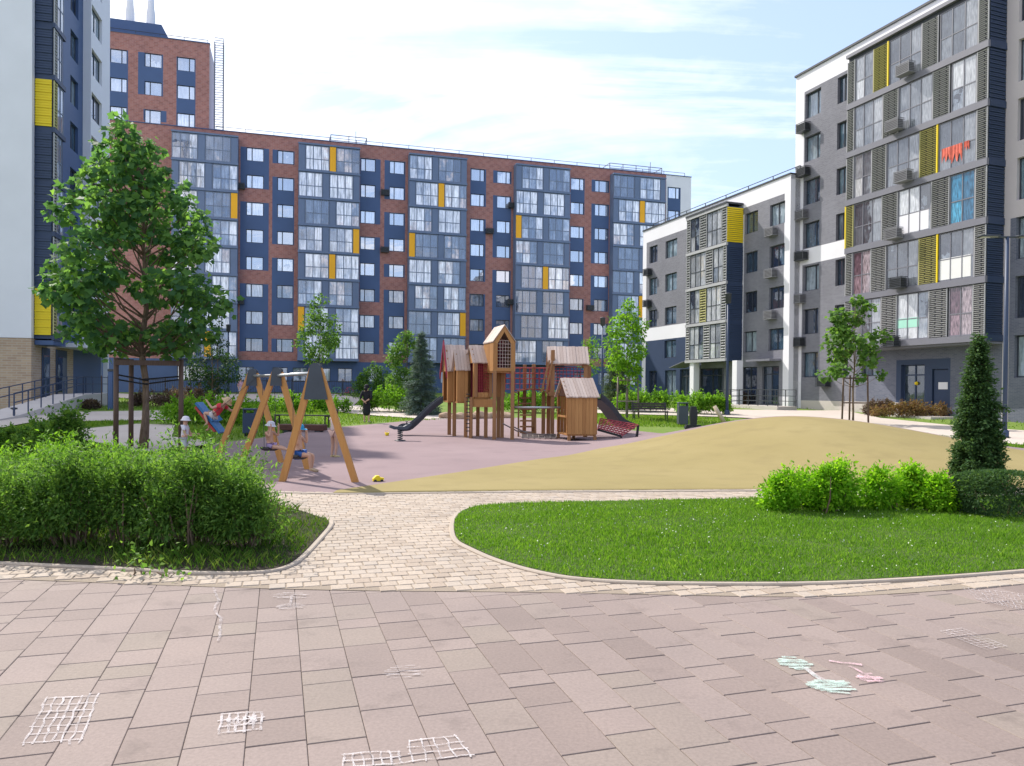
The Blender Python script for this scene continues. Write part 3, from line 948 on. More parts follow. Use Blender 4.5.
# roof edge railing, roof frames, service ladder
mb = MB(); railing(mb, [(X(215, 130), 1.2, ZR + .08), (xe - .3, 1.2, ZR + .08)], .75, 3.0, .025, (1.0,))
mb.build('roof_railing', DGREY, broot)
mb = MB(); railing(mb, [(xl, 1.2, ZT + .1), (xt - .3, 1.2, ZT + .1)], .8, 2.5, .025, (1.0, .5)); mb.build('roof_railing', DGREY, broot)
for pa, pb in ((330, 365), (604, 655)):
    mb = MB(); a, b = X(pa, 140, 6), X(pb, 160, 6)
    for y in (4, 7): railing(mb, [(a, y, ZR), (b, y, ZR)], 2.1, 2.0, .04, (1.0, .7))
    for x in (a, b): mb.beam((x, 4, ZR + 2.1), (x, 7, ZR + 2.1), .07, .07)
    mb.box((a + b) / 2 - .8, (a + b) / 2 + .8, 5, 6.2, ZR - .3, ZR + 1.5); mb.beam((b - 1.2, 5, ZR), (b - 1.2, 5, ZR + 3.1), .06, .06)
    mb.build('roof_vent_frame', GREYM, broot)
mb = MB(); a = xt + .35
for y in (.6, 1.2): mb.beam((a + 1.0, y, ZR), (a + 1.0, y, ZT + .6), .09, .09); mb.beam((a + .1, y, ZR), (a + .1, y, ZT + .6), .08, .08)
for i in range(38): mb.beam((a + 1.0, .6, ZR + .3 + i * .27), (a + 1.0, 1.2, ZR + .3 + i * .27), .05, .05); mb.beam((a + .1, .6, ZR + .3 + i * .27), (a + 1.0, .6, ZR + .3 + i * .27), .05, .05)
mb.build('service_ladder', GREYM, broot)
for px, k in ((240, 1.2), (384.5, 1), (384.5, 3.2), (511, 1.1), (511, 5), (590, 5.1), (489, 2.2), (240, 5.4)):
    copy_mesh('air_conditioner_basket', AC_D, broot, (X(px, 250), 0, 26.0 - 3 * k))

# ================================================================== five-storey block on the right
FM = Frame(at(776, 264, 54.4), -70.3, .55)
mroot = empty('apartment_building', (FM.p.x, FM.p.y, FM.base), FM.ang, 'lower five storey grey and white block with a screened bay over its entrance', 'building')
X = FM.x; x0, x1 = X(642.5, 300), X(789.5, 300)
mz = lambda px, py: FM.z(px, py)
zr = mz(776, 180); rt = [mz(776, y) for y in (203.5, 244.5, 285.5, 326.5)]
rt = [rt[0] - 3.02 * k for k in range(4)]; wh = 1.58
holes, wins = [], []
for wa, wb, rws, st in ((649, 657, 3, 'half'), (665, 676.5, 4, 'half'), (744.5, 757, 4, 'half'), (769, 784, 4, 'half')):
    a, b = X(wa, 300), X(wb, 300)
    for k in range(rws): holes.append((a, b, rt[k] - wh, rt[k])); wins.append((a, b, rt[k] - wh, wh, st))
zgt = 2.95
for wa, wb, st in ((649, 657, 'half'), (665, 676, 'half'), (742, 757, 'half'), (762, 779, 'door')):
    a, b = X(wa, 370), X(wb, 370); holes.append((a, b, .15, zgt)); wins.append((a, b, .15, zgt - .15, st))
dx = [X(v, 370) for v in (680, 690, 699, 724)]
for a, b in ((dx[0], dx[1]), (dx[2], dx[3])): holes.append((a, b, .05, 3.0))
bx0, bx1 = X(686, 300, -1.5), X(726, 300, -1.5)
regions = [(x0, x1, -1, zr, 0), (x0, bx0, -1, rt[3] + .15, 2), (x0, bx0, rt[3] + .15, rt[3] + 1.35, 3), (bx0, x1, -1, 3.4, 1), (x0, x1, rt[0] + .5, zr, 3), (x0, x0 + .7, -1, zr, 3), (X(783.5, 300), x1, -1, zr, 3), (X(739, 380), X(742.5, 380), -1, rt[0], 3)]
mb = MB(); facade(mb, x0, x1, -1, zr, holes, regions, depth=.25)
mb.box(x0 + .05, x1, .4, 14, -1, zr - .3, 2); mb.box(x0, x1, .02, .4, zr - .3, zr, 3); mb.box(x0 - .05, x1, -.06, .5, zr, zr + .12, 4)
mb.quad((x0, 0, -1), (x0, 0, zr), (x0, 14, zr), (x0, 14, -1), 3); mb.quad((x1, 0, -1), (x1, 14, -1), (x1, 14, zr), (x1, 0, zr), 3)
mb.build('wall', [BRICK_GREY, BRICK_GREY, NAVY_D, WHITE, DGREY], mroot)
for a, b, z, h, st in wins: window(mroot, (a + b) / 2, z, b - a, h, st, FRAMED, GLASS_NEAR, .16)
for a, b in ((dx[0], dx[1]), (dx[2], dx[3])):
    o = window(mroot, (a + b) / 2, .05, b - a, 2.95, 'door', DGREY, GLASS_DOOR, .18, 'door')
BAYW = paint('screen_grey', (.40, .40, .42), .5, .06, 2); SCR_Y = paint('screen_yellow', (.47, .44, .20), .5, .06, 2)
SCREEN_V = paint('screen_gap_shade', (.03, .032, .04), .8, .1, 2)
zb = rt[3] - wh - .65; zt0 = rt[0] + .55; ph = (zt0 - zb) / 4
mb = MB(); YB = -1.5
mb.box(bx0, bx1, YB + .12, -.02, zb, zt0, 2)
for k in range(5): mb.box(bx0 - .03, bx1 + .03, YB - .06, YB + .11, zb + k * ph - .02, zb + k * ph + .2, 0)
mb.box(bx0 - .05, bx1 + .05, YB - .1, 0.0 - .03, zt0 + .2, zt0 + .34, 3)
bo = mb.build('balcony_bay', [BAYW, DGREY, NAVY_D, DGREY], mroot)
wbay = bx1 - bx0
pats = [[('l', .1), ('g', .24), ('l', .18), ('g', .36), ('l', .12)], [('l', .1), ('g', .40), ('l', .18), ('g', .24), ('l', .08)],
        [('l', .1), ('g', .26), ('y', .16), ('g', .36), ('l', .12)], [('l', .1), ('g', .36), ('l', .16), ('g', .26), ('l', .12)]]
for k, pt in enumerate(pats):
    z0 = zb + (3 - k) * ph + .2; z1 = z0 + ph - .22; s = bx0
    for c, fr in pt:
        w = fr * wbay
        if c == 'g': glazing(bo, s + .02, s + w - .02, z0 + .01, z1 - .02, YB + .05, 2 if fr < .3 else 3, DGREY, GLASS_BALC)
        else:
            lb = MB(); louvre(lb, s + .01, s + w - .01, z0 + .01, z1 - .02, YB, 0, .2); lb.build('louvre_screen', [SCR_Y if c == 'y' else BAYW, SCREEN_V], bo)
        s += w
    # end wall of the bay facing the court
    lb = MB()
    for i in range(18):
        zz = z0 + .04 + i * (z1 - z0 - .06) / 18
        lb.prism([(YB + .02, zz), (-.05, zz), (-.05, zz + .11), (YB + .02, zz + .11)], bx1 + .002, bx1 + .05 + .02 * (i % 2), 0, 'x')
    lb.build('side_screen', [YELLOW if k == 0 else NAVY_D], bo)
for px, y in ((694, 395), (737, 395)):
    a = X(px, y, -1.2); mb = MB(); mb.box(a - .28, a + .28, -1.45, -.9, -.6, zb - .02); mb.build('column', WHITE, mroot)
mb = MB(); mb.beam((bx0 - 2.2, -.9, zb - .35), (bx0 - .1, -.9, zb + .1), 1.6, .06); mb.box(X(757, 350), X(781, 350), -1.0, -.02, 3.3, 3.45); mb.build('canopy', GREYM, mroot)
for px, k in ((773, 0), (773, 1), (773, 2), (649.5, .12), (649.5, 1.1)):
    a = X(px, 300); copy_mesh('air_conditioner_basket', AC_D if px < 700 else AC_L, mroot, (a, 0, rt[0] - wh - .75 - 3.02 * k))
mb = MB(); railing(mb, [(x0 + .5, .8, zr + .1), (x1, .8, zr + .1)], .6, 3, .025, (1.0,)); mb.build('roof_railing', DGREY, mroot)
mb = MB(); xa, xb = X(716, 385, -3), X(780, 385, -3)
mb.box(xa, xb, -3.2, -1.6, -.8, .12); mb.build('entrance_ramp', CONC, mroot)
rb = MB()
for y in (-3.15, -1.7): railing(rb, [(xa, y, .0), (xa + 2, y, .12), (xb, y, .12)], 1.1, 1.1, .022, (1.0, .62, .3))
rb.build('ramp_railing', DGREY, mroot)

# ================================================================== seven-storey block, nearest on the right
FR = Frame((0, 0), -70.0, .3)
pb_ = at(986, 250, 38.6); FR.p = Vector((pb_.x, pb_.y)) + FR.uy * 1.3
rroot = empty('apartment_building', (FR.p.x, FR.p.y, FR.base), FR.ang, 'tall grey brick block with a wide bay of metal screens at the right edge', 'building')
X = FR.x; rz = lambda px, py, o=0: FR.z(px, py, o)
x0 = X(794.5, 230); x1 = X(1004, 200) + 16
bx0, bx1 = X(845.5, 230, -1.3), X(986, 230, -1.3)
zr = rz(850, 49.5) + .1; zb = rz(960, 342.5, -1.3)
print('right block roof', zr, 'bay foot', zb, 'x', x0, bx0, bx1)
zf = [zb + .15 + 3.02 * k for k in range(6)]
r1 = rz(811, 92); rt = [r1 - 3.02 * k for k in range(7)]; wh = 1.75
holes, wins = [], []
for wa, wb, rws, st in ((804, 819.5, 7, 'right'), (836, 846.5, 7, 'half')):
    a, b = X(wa, 220), X(wb, 220)
    for k in range(rws):
        if k == 6 and wa > 830: a, b = X(833, 365), X(848, 365)
        holes.append((a, b, rt[k] - wh, rt[k])); wins.append((a, b, rt[k] - wh, wh, st))
a, b = X(862, 365), X(877, 365); holes.append((a, b, rt[6] - wh, rt[6])); wins.append((a, b, rt[6] - wh, wh, 'half'))
xr = X(1016.5, 200)
for k in range(7):
    for q in (0, 4.3, 8.6): holes.append((xr + q, xr + q + 1.9, rt[k] - wh - .2, rt[k] + .2)); wins.append((xr + q, xr + q + 1.9, rt[k] - wh - .2, wh + .4, 'half'))
d0, d1, d2, d3 = X(901, 375), X(924.5, 375), X(932, 375), X(948, 375)
holes += [(d0, d1, .05, 3.0), (d2, d3, .05, 2.7)]
regions = [(x0, x1, -1, zr, 0), (x0, bx0, rt[4] + .12, rt[4] + 1.22, 2), (x0, bx0, rt[0] + .22, zr, 2), (x0, x0 + .85, -1, zr, 2), (bx0, x1, rt[0] + .6, zr, 2),
           (bx0 - .3, bx1, -1, zb, 1), (d0 - .35, d3 + .15, -1, 3.3, 6), (bx1 + .0, bx1 + 1.4, -1, zr, 4), (bx1 + 1.4, x1, -1, zr, 4), (x0 + .85, d0 - .1, -1, .75, 3), (xr - .3, x1, -1, rt[4] + .2, 1)]  # dark navy round the entrance paints in the shade under the bay
mb = MB(); facade(mb, x0, x1, -1, zr, holes, regions, depth=.28)
mb.box(x0 + .05, x1 - .05, .45, 15, -1, zr - .4, 1); mb.box(x0, x1, .02, .45, zr - .4, zr, 2); mb.box(x0 - .08, x1 + .08, -.1, .6, zr, zr + .14, 5)
mb.quad((x0, 0, -1), (x0, 0, zr), (x0, 15, zr), (x0, 15, -1), 2); mb.quad((x1, 0, -1), (x1, 15, -1), (x1, 15, zr), (x1, 0, zr), 2)
mb.build('wall', [BRICK_GREY, BRICK_GREY_D, WHITE, CONC, paint('pink_grey_render', (.50, .46, .48), .7, .05, .5), DGREY, NAVY_D], rroot)
for a, b, z, h, st in wins: window(rroot, (a + b) / 2, z, b - a, h, st, FRAMED, GLASS_NEAR, .2)
window(rroot, (d0 + d1) / 2, .05, d1 - d0, 2.95, 'door', NAVY_D, GLASS_DOOR, .24, 'door')
mb = MB(); mb.bbox(d2 + .04, d3 - .04, .1, .16, .06, 2.68, .02); o = mb.build('door', NAVY_D, rroot)
mb = MB(); mb.box(d2 + .35, d2 + .95, .085, .098, 1.55, 1.95); mb.build('notice_sheet', WHITE, o)
mb = MB(); YB = -1.3
mb.box(bx0, bx1 - .1, YB + .12, -.02, zb, zf[5] + 3.1, 1)
for k in range(6): mb.box(bx0 - .03, bx1 + .03, YB - .05, YB + .11, zf[k] - .15, zf[k] + .2, 0)
mb.box(bx0 - .05, bx1 + .05, YB - .09, -.03, zf[5] + 3.1, zf[5] + 3.3, 0)
mb.box(bx0 - .02, bx1 + .02, YB + .12, -.03, zb - .12, zb - .01, 0)
bo = mb.build('balcony_bay', [GREYM, DGREY], rroot)
rowpx = [(70, [('l', 847.4, 855), ('g', 855, 873.4), ('y', 873.4, 888.4), ('g', 889, 922), ('l', 922, 939), ('g', 940, 979), ('l', 979, 990)]),
         (120, [('l', 846.7, 854), ('g', 854, 882.5), ('l', 882.5, 898.4), ('g', 898.4, 932.5), ('l', 932.5, 950), ('g', 951, 977), ('l', 977, 988.7)]),
         (160, [('l', 846, 853.3), ('g', 853.3, 871), ('l', 871, 886), ('g', 886, 919), ('y', 919, 937), ('g', 937.6, 975.8), ('l', 975.8, 987)]),
         (215, [('y', 843.8, 851.5), ('g', 851.5, 879.7), ('l', 879.7, 896), ('g', 896, 929.4), ('l', 929.4, 948), ('g', 948, 973.7), ('l', 973.7, 985.6)]),
         (270, [('l', 842.6, 850), ('g', 850, 868), ('l', 868, 883.5), ('g', 883.5, 916), ('y', 916, 935), ('g', 936, 971.6), ('l', 971.6, 983.6)]),
         (320, [('l', 841.8, 849), ('g', 849, 878), ('l', 878, 894), ('g', 894, 925.8), ('l', 925.8, 944.6), ('g', 945.7, 970), ('l', 970, 982.6)])]
G_BLUE = glass('blue_curtained_glass', [(0, (.03, .16, .30)), (.5, (.05, .26, .42)), (1, (.04, .12, .22))], 18, .02, waveamt=.6)
G_PLUM = glass('plum_curtained_glass', [(0, (.10, .06, .08)), (.5, (.22, .15, .18)), (1, (.3, .25, .28))], 22, .05, waveamt=.7)
special = {(3, 5): G_BLUE, (4, 1): G_PLUM, (5, 5): G_PLUM, (0, 5): None}
for r, (py, segs) in enumerate(rowpx):
    e0, e1 = X(segs[0][1], py, YB), X(segs[-1][2], py, YB); z0 = zf[5 - r] + .2; z1 = zf[5 - r] + 3.02 - .16
    for i, (c, pa, pb2) in enumerate(segs):
        a, b = (X(v, py, YB) for v in (pa, pb2))
        a, b = (bx0 + (v - e0) / (e1 - e0) * (bx1 - bx0) for v in (a, b))
        if c == 'g':
            glazing(bo, a + .02, b - .02, z0 + .01, z1 - .02, YB + .06, 2 if b - a < 1.9 or i == 5 and r in (3, 5) else 3, GREYM, special.get((r, i)) or GLASS_BALC)
        else:
            lb = MB(); louvre(lb, a + .01, b - .01, z0 + .01, z1 - .02, YB, 0, .105); lb.build('louvre_screen', [SCR_Y if c == 'y' else BAYW, SCREEN_V], bo)
            if c == 'y':
                lb = MB(); q = b + .0 if i < 6 and r != 3 else a; lb.box(q - .05, q + .03, YB - .03, YB + .04, z0, z1); lb.build('edge_trim', YELLOW, bo)
    if r == 2:   # washing behind the glass of the third row
        a, b = X(939, py, YB), X(974, py, YB); lb = MB()
        for u0, u1, dz in ((.08, .34, .8), (.36, .66, 1.0), (.72, .86, .5)):
            n = 7
            for i in range(n):
                p, q = a + (b - a) * (u0 + (u1 - u0) * i / n), a + (b - a) * (u0 + (u1 - u0) * (i + 1) / n); d = dz * (.7 + .3 * math.sin(i * 1.9 + u0 * 20)); yy = YB + .0 + .02 * (i % 2)
                lb.quad((p, yy, z0 + 1.2 - d), (q, YB + .02 - .02 * (i % 2), z0 + 1.2 - dz * (.7 + .3 * math.sin(i * 1.9 + 1.9 + u0 * 20))), (q, YB + .02 - .02 * (i % 2), z0 + 1.22), (p, yy, z0 + 1.22))
        lb.build('washing', paint('red_cloth', (.62, .13, .09), .8, .35, 4), bo)
    if r in (4,):
        lb = MB(); a, b = X(938, py, YB), X(970, py, YB); lb.box(a, b, YB + .045, YB + .055, z0 + .1, z0 + 1.25); lb.build('blind', paint('white_blind', (.7, .7, .7), .7, .05), bo)
    if r == 3:
        lb = MB(); a, b = X(897.5, py, YB), X(928, py, YB); lb.box(a, b, YB + .045, YB + .055, z0 + .1, z0 + 1.2); lb.build('blind', WHITE, bo)
    if r == 5:
        lb = MB(); a, b = X(896, py, YB), X(918, py, YB); lb.box(a, b, YB + .045, YB + .055, z0 + .7, z0 + 1.25); lb.build('blind', paint('mint_blind', (.35, .66, .55), .7, .05), bo)
lb = MB()
for k in range(6):
    z0 = zf[k] + .22; n = 24
    for i in range(n):
        zz = z0 + i * 2.62 / n
        lb.prism([(YB + .12, zz), (-.03, zz), (-.03, zz + .075), (YB + .12, zz + .075)], bx1 - .09, bx1 - .02 + .03 * ((i * 7 + k) % 2), 0, 'x')
lb.box(bx1 - .098, bx1 - .06, YB + .13, -.04, zb + .02, zf[5] + 3.05, 0)
for k in range(6): lb.box(bx1 - .09, bx1 + .05, YB + .12, -.03, zf[k] - .14, zf[k] + .2, 0)
lb.build('side_screen', NAVY_D, bo)
for px, py, lt in ((806, 128, 0), (806, 172, 0), (804, 215, 1), (804, 256, 0), (801, 299, 1), (801, 342, 0), (826, 382, 0)):
    s, z = FR.loc(px, py); copy_mesh('air_conditioner_basket', AC_L if lt else AC_D, rroot, (s, 0, z - .3))
for px, py in ((910, 70), (899, 126), (908, 177), (898, 234), (902, 283), (895, 350)):
    s, z = FR.loc(px, py, YB); copy_mesh('air_conditioner_basket', AC_D if py > 280 else AC_L, rroot, (s, YB - .1, max(z - .3, zb)))
mb = MB(); railing(mb, [(x0 + .5, .9, zr + .1), (x1, .9, zr + .1)], .45, 3, .025, (1.0,)); mb.build('roof_railing', DGREY, rroot)
mb = MB(); mb.box(d0 - 1, d3 + 1, -2.4, -.02, -.8, .04); mb.build('entrance_step', CONC, rroot)
mb = MB(); mb.ball(((d0 + d1) / 2 + .1, .2, 1.9), .11); mb.build('door_sticker', YELLOW, rroot)

# ================================================================== blue and white block at the left edge
LA = 104.0     # facade runs away from the camera, faces right
FL = Frame(at(31, 400, 43), LA, .3)
lroot = empty('apartment_building', (FL.p.x, FL.p.y, FL.base), FL.ang, 'white and navy block with lemon yellow panels above a tan brick base', 'building')
X = FL.x
H = 34.5
mb = MB(); zb_ = FL.z(31, 338)
WO = -.5; depth_end = FL.x(110, 60, WO)
print('left block foot of render', zb_, 'length', depth_end)
# blank gable facing the camera (local x = 0 plane), navy recessed front, white front further back
mb.box(0, .4, .0, 16, zb_, H, 0); mb.box(.02, 7.4, -.0, 16, -1, zb_ - .02, 1)
b0, b1 = .45, FL.x(65, 60, -1.0)
nx0, nx1 = b1, FL.x(91, 60, WO)
print('navy', nx0, nx1)
wx0, wx1 = nx1, depth_end
hol, wl = [], []
for k in range(9):
    zc = zb_ + 1.75 + 3.02 * k
    a = nx1 - 2.6; hol.append((a, a + 1.6, zc - .9, zc + .9)); wl.append((a, a + 1.6, zc - .9, 1.8, 0))
facade(mb, .4, nx1, zb_, H, hol, y=0, depth=.25, m=2)
hol = []; ww = FL.x(102, 60, WO) - wx0 - .15
for k in range(9):
    zc = zb_ + 1.75 + 3.02 * k
    a = wx0 + .15; hol.append((a, a + ww, zc - .9, zc + .9)); wl.append((a, a + ww, zc - .9, 1.8, WO))
facade(mb, wx0, depth_end, zb_, H, hol, y=WO, depth=.25, m=0)
mb.quad((wx0, WO, zb_), (wx0, WO, H), (wx0, .1, H), (wx0, .1, zb_), 0); mb.quad((depth_end, WO, zb_), (depth_end, .5, zb_), (depth_end, .5, H), (depth_end, WO, H), 0); mb.box(wx0 + .3, depth_end, WO + .01, .39, zb_ - .3, zb_ - .01, 0); mb.box(wx0 - .05, depth_end + .05, WO - .06, -.07, H, H + .12, 3)
mb.box(.42, depth_end - .02, .4, 16, -1, H - .1, 2); mb.box(-.05, depth_end + .05, -.06, 16.05, H, H + .12, 3)
mb.quad((depth_end, 0, -1), (depth_end, 16, -1), (depth_end, 16, H), (depth_end, 0, H), 0)
mb.box(7.45, depth_end - .05, .02, .39, -1, zb_ - .02, 2)
mb.build('wall', [WHITE, BRICK_TAN, NAVY, DGREY], lroot)
for a, b, z, h, y in wl: window(lroot, (a + b) / 2, z, b - a, h, 'half', FRAMED, GLASS_NEAR, y + .18)
mb = MB(); YB = -1.0
mb.box(b0, b1, YB + .1, -.02, zb_, H - .5, 0)
for k in range(11): mb.box(b0 - .04, b1 + .05, YB - .05, YB + .09, zb_ + 3.02 * k - .08 + .0, zb_ + 3.02 * k + .2, 0)
mb.box(b0 - .02, b1 + .3, YB, -.03, zb_ - .35, zb_ - .09, 1)
bo = mb.build('balcony_bay', [NAVY_D, NAVY], lroot)
for k in range(10):
    z0 = zb_ + 3.02 * k + .22; z1 = z0 + 2.7
    lb = MB(); n = 18; yel = k in (0, 4)
    for i in range(n):
        zz = z0 + i * (z1 - z0) / n
        lb.prism([(YB + .12, zz), (-.03, zz), (-.03, zz + .1), (YB + .12, zz + .1)], b0 - .06 - .035 * ((i * 5 + k) % 3 == 0), b0 - .005, 0, 'x')
    lb.box(b0 - .04, b0 - .003, YB + .13, -.04, z0, z1, 0)
    lb.build('side_screen', YELLOW if yel else NAVY_D, bo)
    lb = MB(); louvre(lb, b0 + .02, b0 + .55, z0 + .01, z1, YB, 0, .17); lb.build('louvre_screen', [SCR_Y if yel else BAYW, SCREEN_V], bo)
    glazing(bo, b0 + .58, b1 - .1 - (.3 if k % 2 else 0), z0 + .01, z1, YB + .05, 2, FRAMEW, GLASS_BALC)
# ground floor openings facing the court: dark bays, door leaves
for a, b in ((1.6, 2.9), (4.0, 6.0)):
    mb = MB(); mb.bbox(a, b, -.06, -.005, -.3, zb_ - .45, .02); d = mb.build('door', NAVY_D, lroot)
    mb = MB(); mb.box(a + .2, b - .2, -.075, -.062, .8, zb_ - .9); mb.build('pane', GLASS_DOOR, d)
mb = MB(); mb.box(depth_end - 4.2, depth_end - 3.9, -1.5, -1.2, -1, zb_); mb.build('column', WHITE, lroot)
mb = MB(); mb.box(4.0, depth_end, -1.7, -.03, zb_ - .3, zb_ - .02); mb.build('canopy', WHITE, lroot)
# ------------------------------------------------------------------ vegetation kit
MAPLE = [(0, .02), (-.44, -.02), (-.42, .26), (-.66, .56), (-.34, .66), (0, 1.0), (.34, .66), (.66, .56), (.42, .26), (.44, -.02)]
OVAL = [(0, 0), (-.28, .4), (0, 1.0), (.28, .4)]
LANCE = [(0, 0), (-.17, .4), (0, 1.0), (.17, .4)]
NEEDLE = [(0, 0), (-.12, .5), (0, 1.0), (.12, .5)]


def leaf_mesh(name, pos, up, size, shape, mat, r, droop=.35, spread=.9):
    """pos (n,3) leaf roots, up (n,3) outward directions; a bent little blade at each"""
    n = len(pos); sh = np.array(shape); k = len(sh)
    d = up + r.normal(0, spread, (n, 3)) * .6; d[:, 2] -= droop * r.random(n) * 1.5
    d /= np.linalg.norm(d, axis=1, keepdims=True) + 1e-9
    nrm = np.array([0, 0, 1.0]) + r.normal(0, .55, (n, 3)) + up * .5
    s = np.cross(d, nrm); s /= np.linalg.norm(s, axis=1, keepdims=True) + 1e-9
    nn = np.cross(s, d)
    sz = size * (.65 + .7 * r.random(n))
    co = np.empty((n, k, 3))
    for i, (a, b) in enumerate(sh):
        bend = -(b ** 2) * .18 + abs(a) * .25
        co[:, i] = pos + (s * a + d * b + nn * bend) * sz[:, None]
    idx = (np.arange(n)[:, None] * k + np.arange(k)[None]).ravel()
    return np_mesh(name, co.reshape(-1, 3), k, idx, mat)


def clump_points(r, centers, radii, per, flat=.75, shell=.55):
    P, U = [], []
    for c, rad, n in zip(centers, radii, per):
        v = r.normal(0, 1, (n, 3)); v /= np.linalg.norm(v, axis=1, keepdims=True)
        q = (shell + (1 - shell) * r.random(n) ** .7)[:, None] * v * np.array([rad, rad, rad * flat])
        q[r.random(n) < .12] *= 1.35
        P.append(np.array(c) + q); U.append(v)
    return np.concatenate(P), np.concatenate(U)


def tree(name, base, H, trunk_h, prof, wid, nclump, per, leaf, mat, bark, label, trunk_r=.06, shape=OVAL, seed=1, crad=.5, rz=0.0, stems=1, group=None, lean=(0, 0), cat='tree', off=(0, 0), droop=.35):
    """tree: tapering trunk with limbs reaching every leaf clump; prof maps 0..1 of the crown's height to 0..1 of its half width"""
    r = np.random.default_rng(seed)
    root = empty(name, base, rz, label, cat, group)
    cents, rads = [], []
    for i in range(nclump):
        for _ in range(30):
            t = r.random(); pr = np.interp(t, [p[0] for p in prof], [p[1] for p in prof]) * wid
            a = r.random() * 2 * np.pi; q = np.sqrt(r.random()) * .9 + .12
            rad = crad * (.65 + .6 * r.random()) * (.55 + .45 * pr / wid)
            q = min(q * pr, max(0, pr - rad * .5)) if pr > rad * .5 else 0
            c = np.array([np.cos(a) * q + off[0] * t + lean[0] * t, np.sin(a) * q + off[1] * t, trunk_h + t * (H - trunk_h - rad * .6)])
            if all(np.linalg.norm(c - d) > .55 * (rad + e) * .9 for d, e in zip(cents, rads)): break
        cents.append(c); rads.append(rad)
    P, U = clump_points(r, cents, rads, [max(20, int(per * (k / crad) ** 2)) for k in rads])
    keep = P[:, 2] > .05; P, U = P[keep], U[keep]
    co = copy_mesh('crown', leaf_mesh('crown', P, U, leaf, shape, mat, r, droop), root)
    mb = MB(); rr = random.Random(seed)
    top = H * .86
    for s in range(stems):
        b0 = Vector((0, 0, -.1)) if stems == 1 else Vector((rr.uniform(-.12, .12), rr.uniform(-.12, .12), -.05))
        pts, rd = [], []
        for i in range(9):
            t = i / 8; w = H * .008
            pts.append(b0 + Vector((lean[0] * t + rr.uniform(-w, w) * (i > 0), rr.uniform(-w, w) * (i > 0), t * top))); rd.append(trunk_r * (1 - .82 * t) * (1.25 if i == 0 else 1))
        mb.tube(pts, rd, 9)
        for i, c in enumerate(cents):
            if i % stems != s: continue
            hz = min(max(trunk_h * .9, c[2] - np.hypot(c[0], c[1]) * .75 - .1), top * .95); t = max(0, hz) / top
            a = Vector(b0).lerp(pts[-1], 0); a = pts[min(8, int(t * 8))].lerp(pts[min(8, int(t * 8) + 1)], t * 8 - int(t * 8))
            e = Vector(c); m = a.lerp(e, .5) + Vector((rr.uniform(-.08, .08), rr.uniform(-.08, .08), -.08 * (e - a).length))
            mb.tube([a, m, e], [trunk_r * .38 * (1 - .6 * t), trunk_r * .2, trunk_r * .08], 5, cap=False)
    mb.build('trunk', bark, root, True)
    return root


def barkmat(name, c0, c1):
    t = NT(name); v = t.coord('Object', scale=(14, 14, 3)); n = t.noise(v, 2, 6, .7)
    return t.done(t.bsdf(t.ramp(n, [(.3, c0), (.7, c1)]), .9, t.bump(n, .6, .01), .2))


BARK = barkmat('brown_bark', (.09, .06, .04), (.24, .17, .12)); BARK_G = barkmat('grey_bark', (.10, .09, .08), (.26, .24, .21))
L_MAPLE = leafmat('maple_leaf', (.04, .105, .05), (.078, .175, .066), (.18, .33, .066), .5)
L_LIME = leafmat('lime_green_leaf', (.065, .16, .012), (.12, .26, .02), (.21, .37, .04), .48)
L_MID = leafmat('mid_green_leaf', (.045, .105, .028), (.08, .165, .04), (.15, .27, .06), .45)
L_DARK = leafmat('dark_leaf', (.015, .045, .018), (.03, .07, .025), (.06, .12, .035), .3)
L_SPRUCE = leafmat('blue_spruce_needles', (.06, .10, .085), (.10, .155, .135), (.19, .25, .22), .15, .6)
L_THUJA = leafmat('thuja_scales', (.026, .062, .026), (.046, .10, .034), (.10, .17, .055), .3)
L_YEL = leafmat('yellow_green_leaf', (.09, .235, .01), (.15, .34, .016), (.28, .46, .03), .5)
L_SHRUB = leafmat('shrub_leaf', (.05, .115, .026), (.09, .19, .038), (.19, .31, .065), .5)
L_SHRUB2 = leafmat('bright_shrub_leaf', (.07, .17, .014), (.115, .26, .022), (.22, .38, .04), .45)
L_BROWN = leafmat('barberry_leaf', (.10, .055, .035), (.19, .11, .06), (.22, .21, .08), .35)
L_BROWN2 = leafmat('purple_barberry_leaf', (.06, .035, .035), (.12, .075, .065), (.16, .15, .08), .3)

EGG = [(0, .42), (.12, .8), (.3, 1), (.55, .9), (.8, .55), (1, .12)]
ROUND = [(0, .5), (.2, .85), (.5, 1), (.8, .75), (1, .2)]
TALL = [(0, .5), (.2, 1), (.5, .9), (.75, .7), (1, .15)]

# maple at the left, held by four stakes
mp = gp(143, 449)
tree('maple_tree', mp, 8.5, 2.75, [(0, .85), (.1, 1.08), (.3, 1.08), (.45, .95), (.58, .9), (.72, .62), (.88, .4), (1, .1)], 1.95, 86, 96, .155, L_MAPLE, BARK,
     'big young maple with dark drooping leaves tied between brown stakes at left', .105, MAPLE, 5, .44, off=(-.5, 0), droop=.8)
st = empty('tree_stakes', mp, 0, 'four brown timber stakes with crossbars round the big maple', 'tree support')
WST = woodmat('weathered_brown_stake', (.07, .042, .03), (.16, .10, .075))
sx = [(at(118, 450, mp.y - .35).x - mp.x, -.45, 115), (at(131, 447, mp.y + .5).x - mp.x, .5, 131), (at(180, 450, mp.y + .35).x - mp.x, .4, 180)]
hs = 2.32
for x, y, _ in sx: mb = MB(); mb.tube([(x, y, -.1), (x, y, hs)], [.065, .06], 9); mb.build('stake', WST, st, True)
mb = MB(); mb.beam((sx[0][0], sx[0][1] - .07, hs - .12), (sx[2][0], sx[2][1] - .07, hs - .1), .05, .13); mb.beam((sx[0][0], sx[0][1], hs - .05), (sx[1][0], sx[1][1], hs - .05), .05, .1)
mb.build('crossbar', WST, st)
mb = MB()
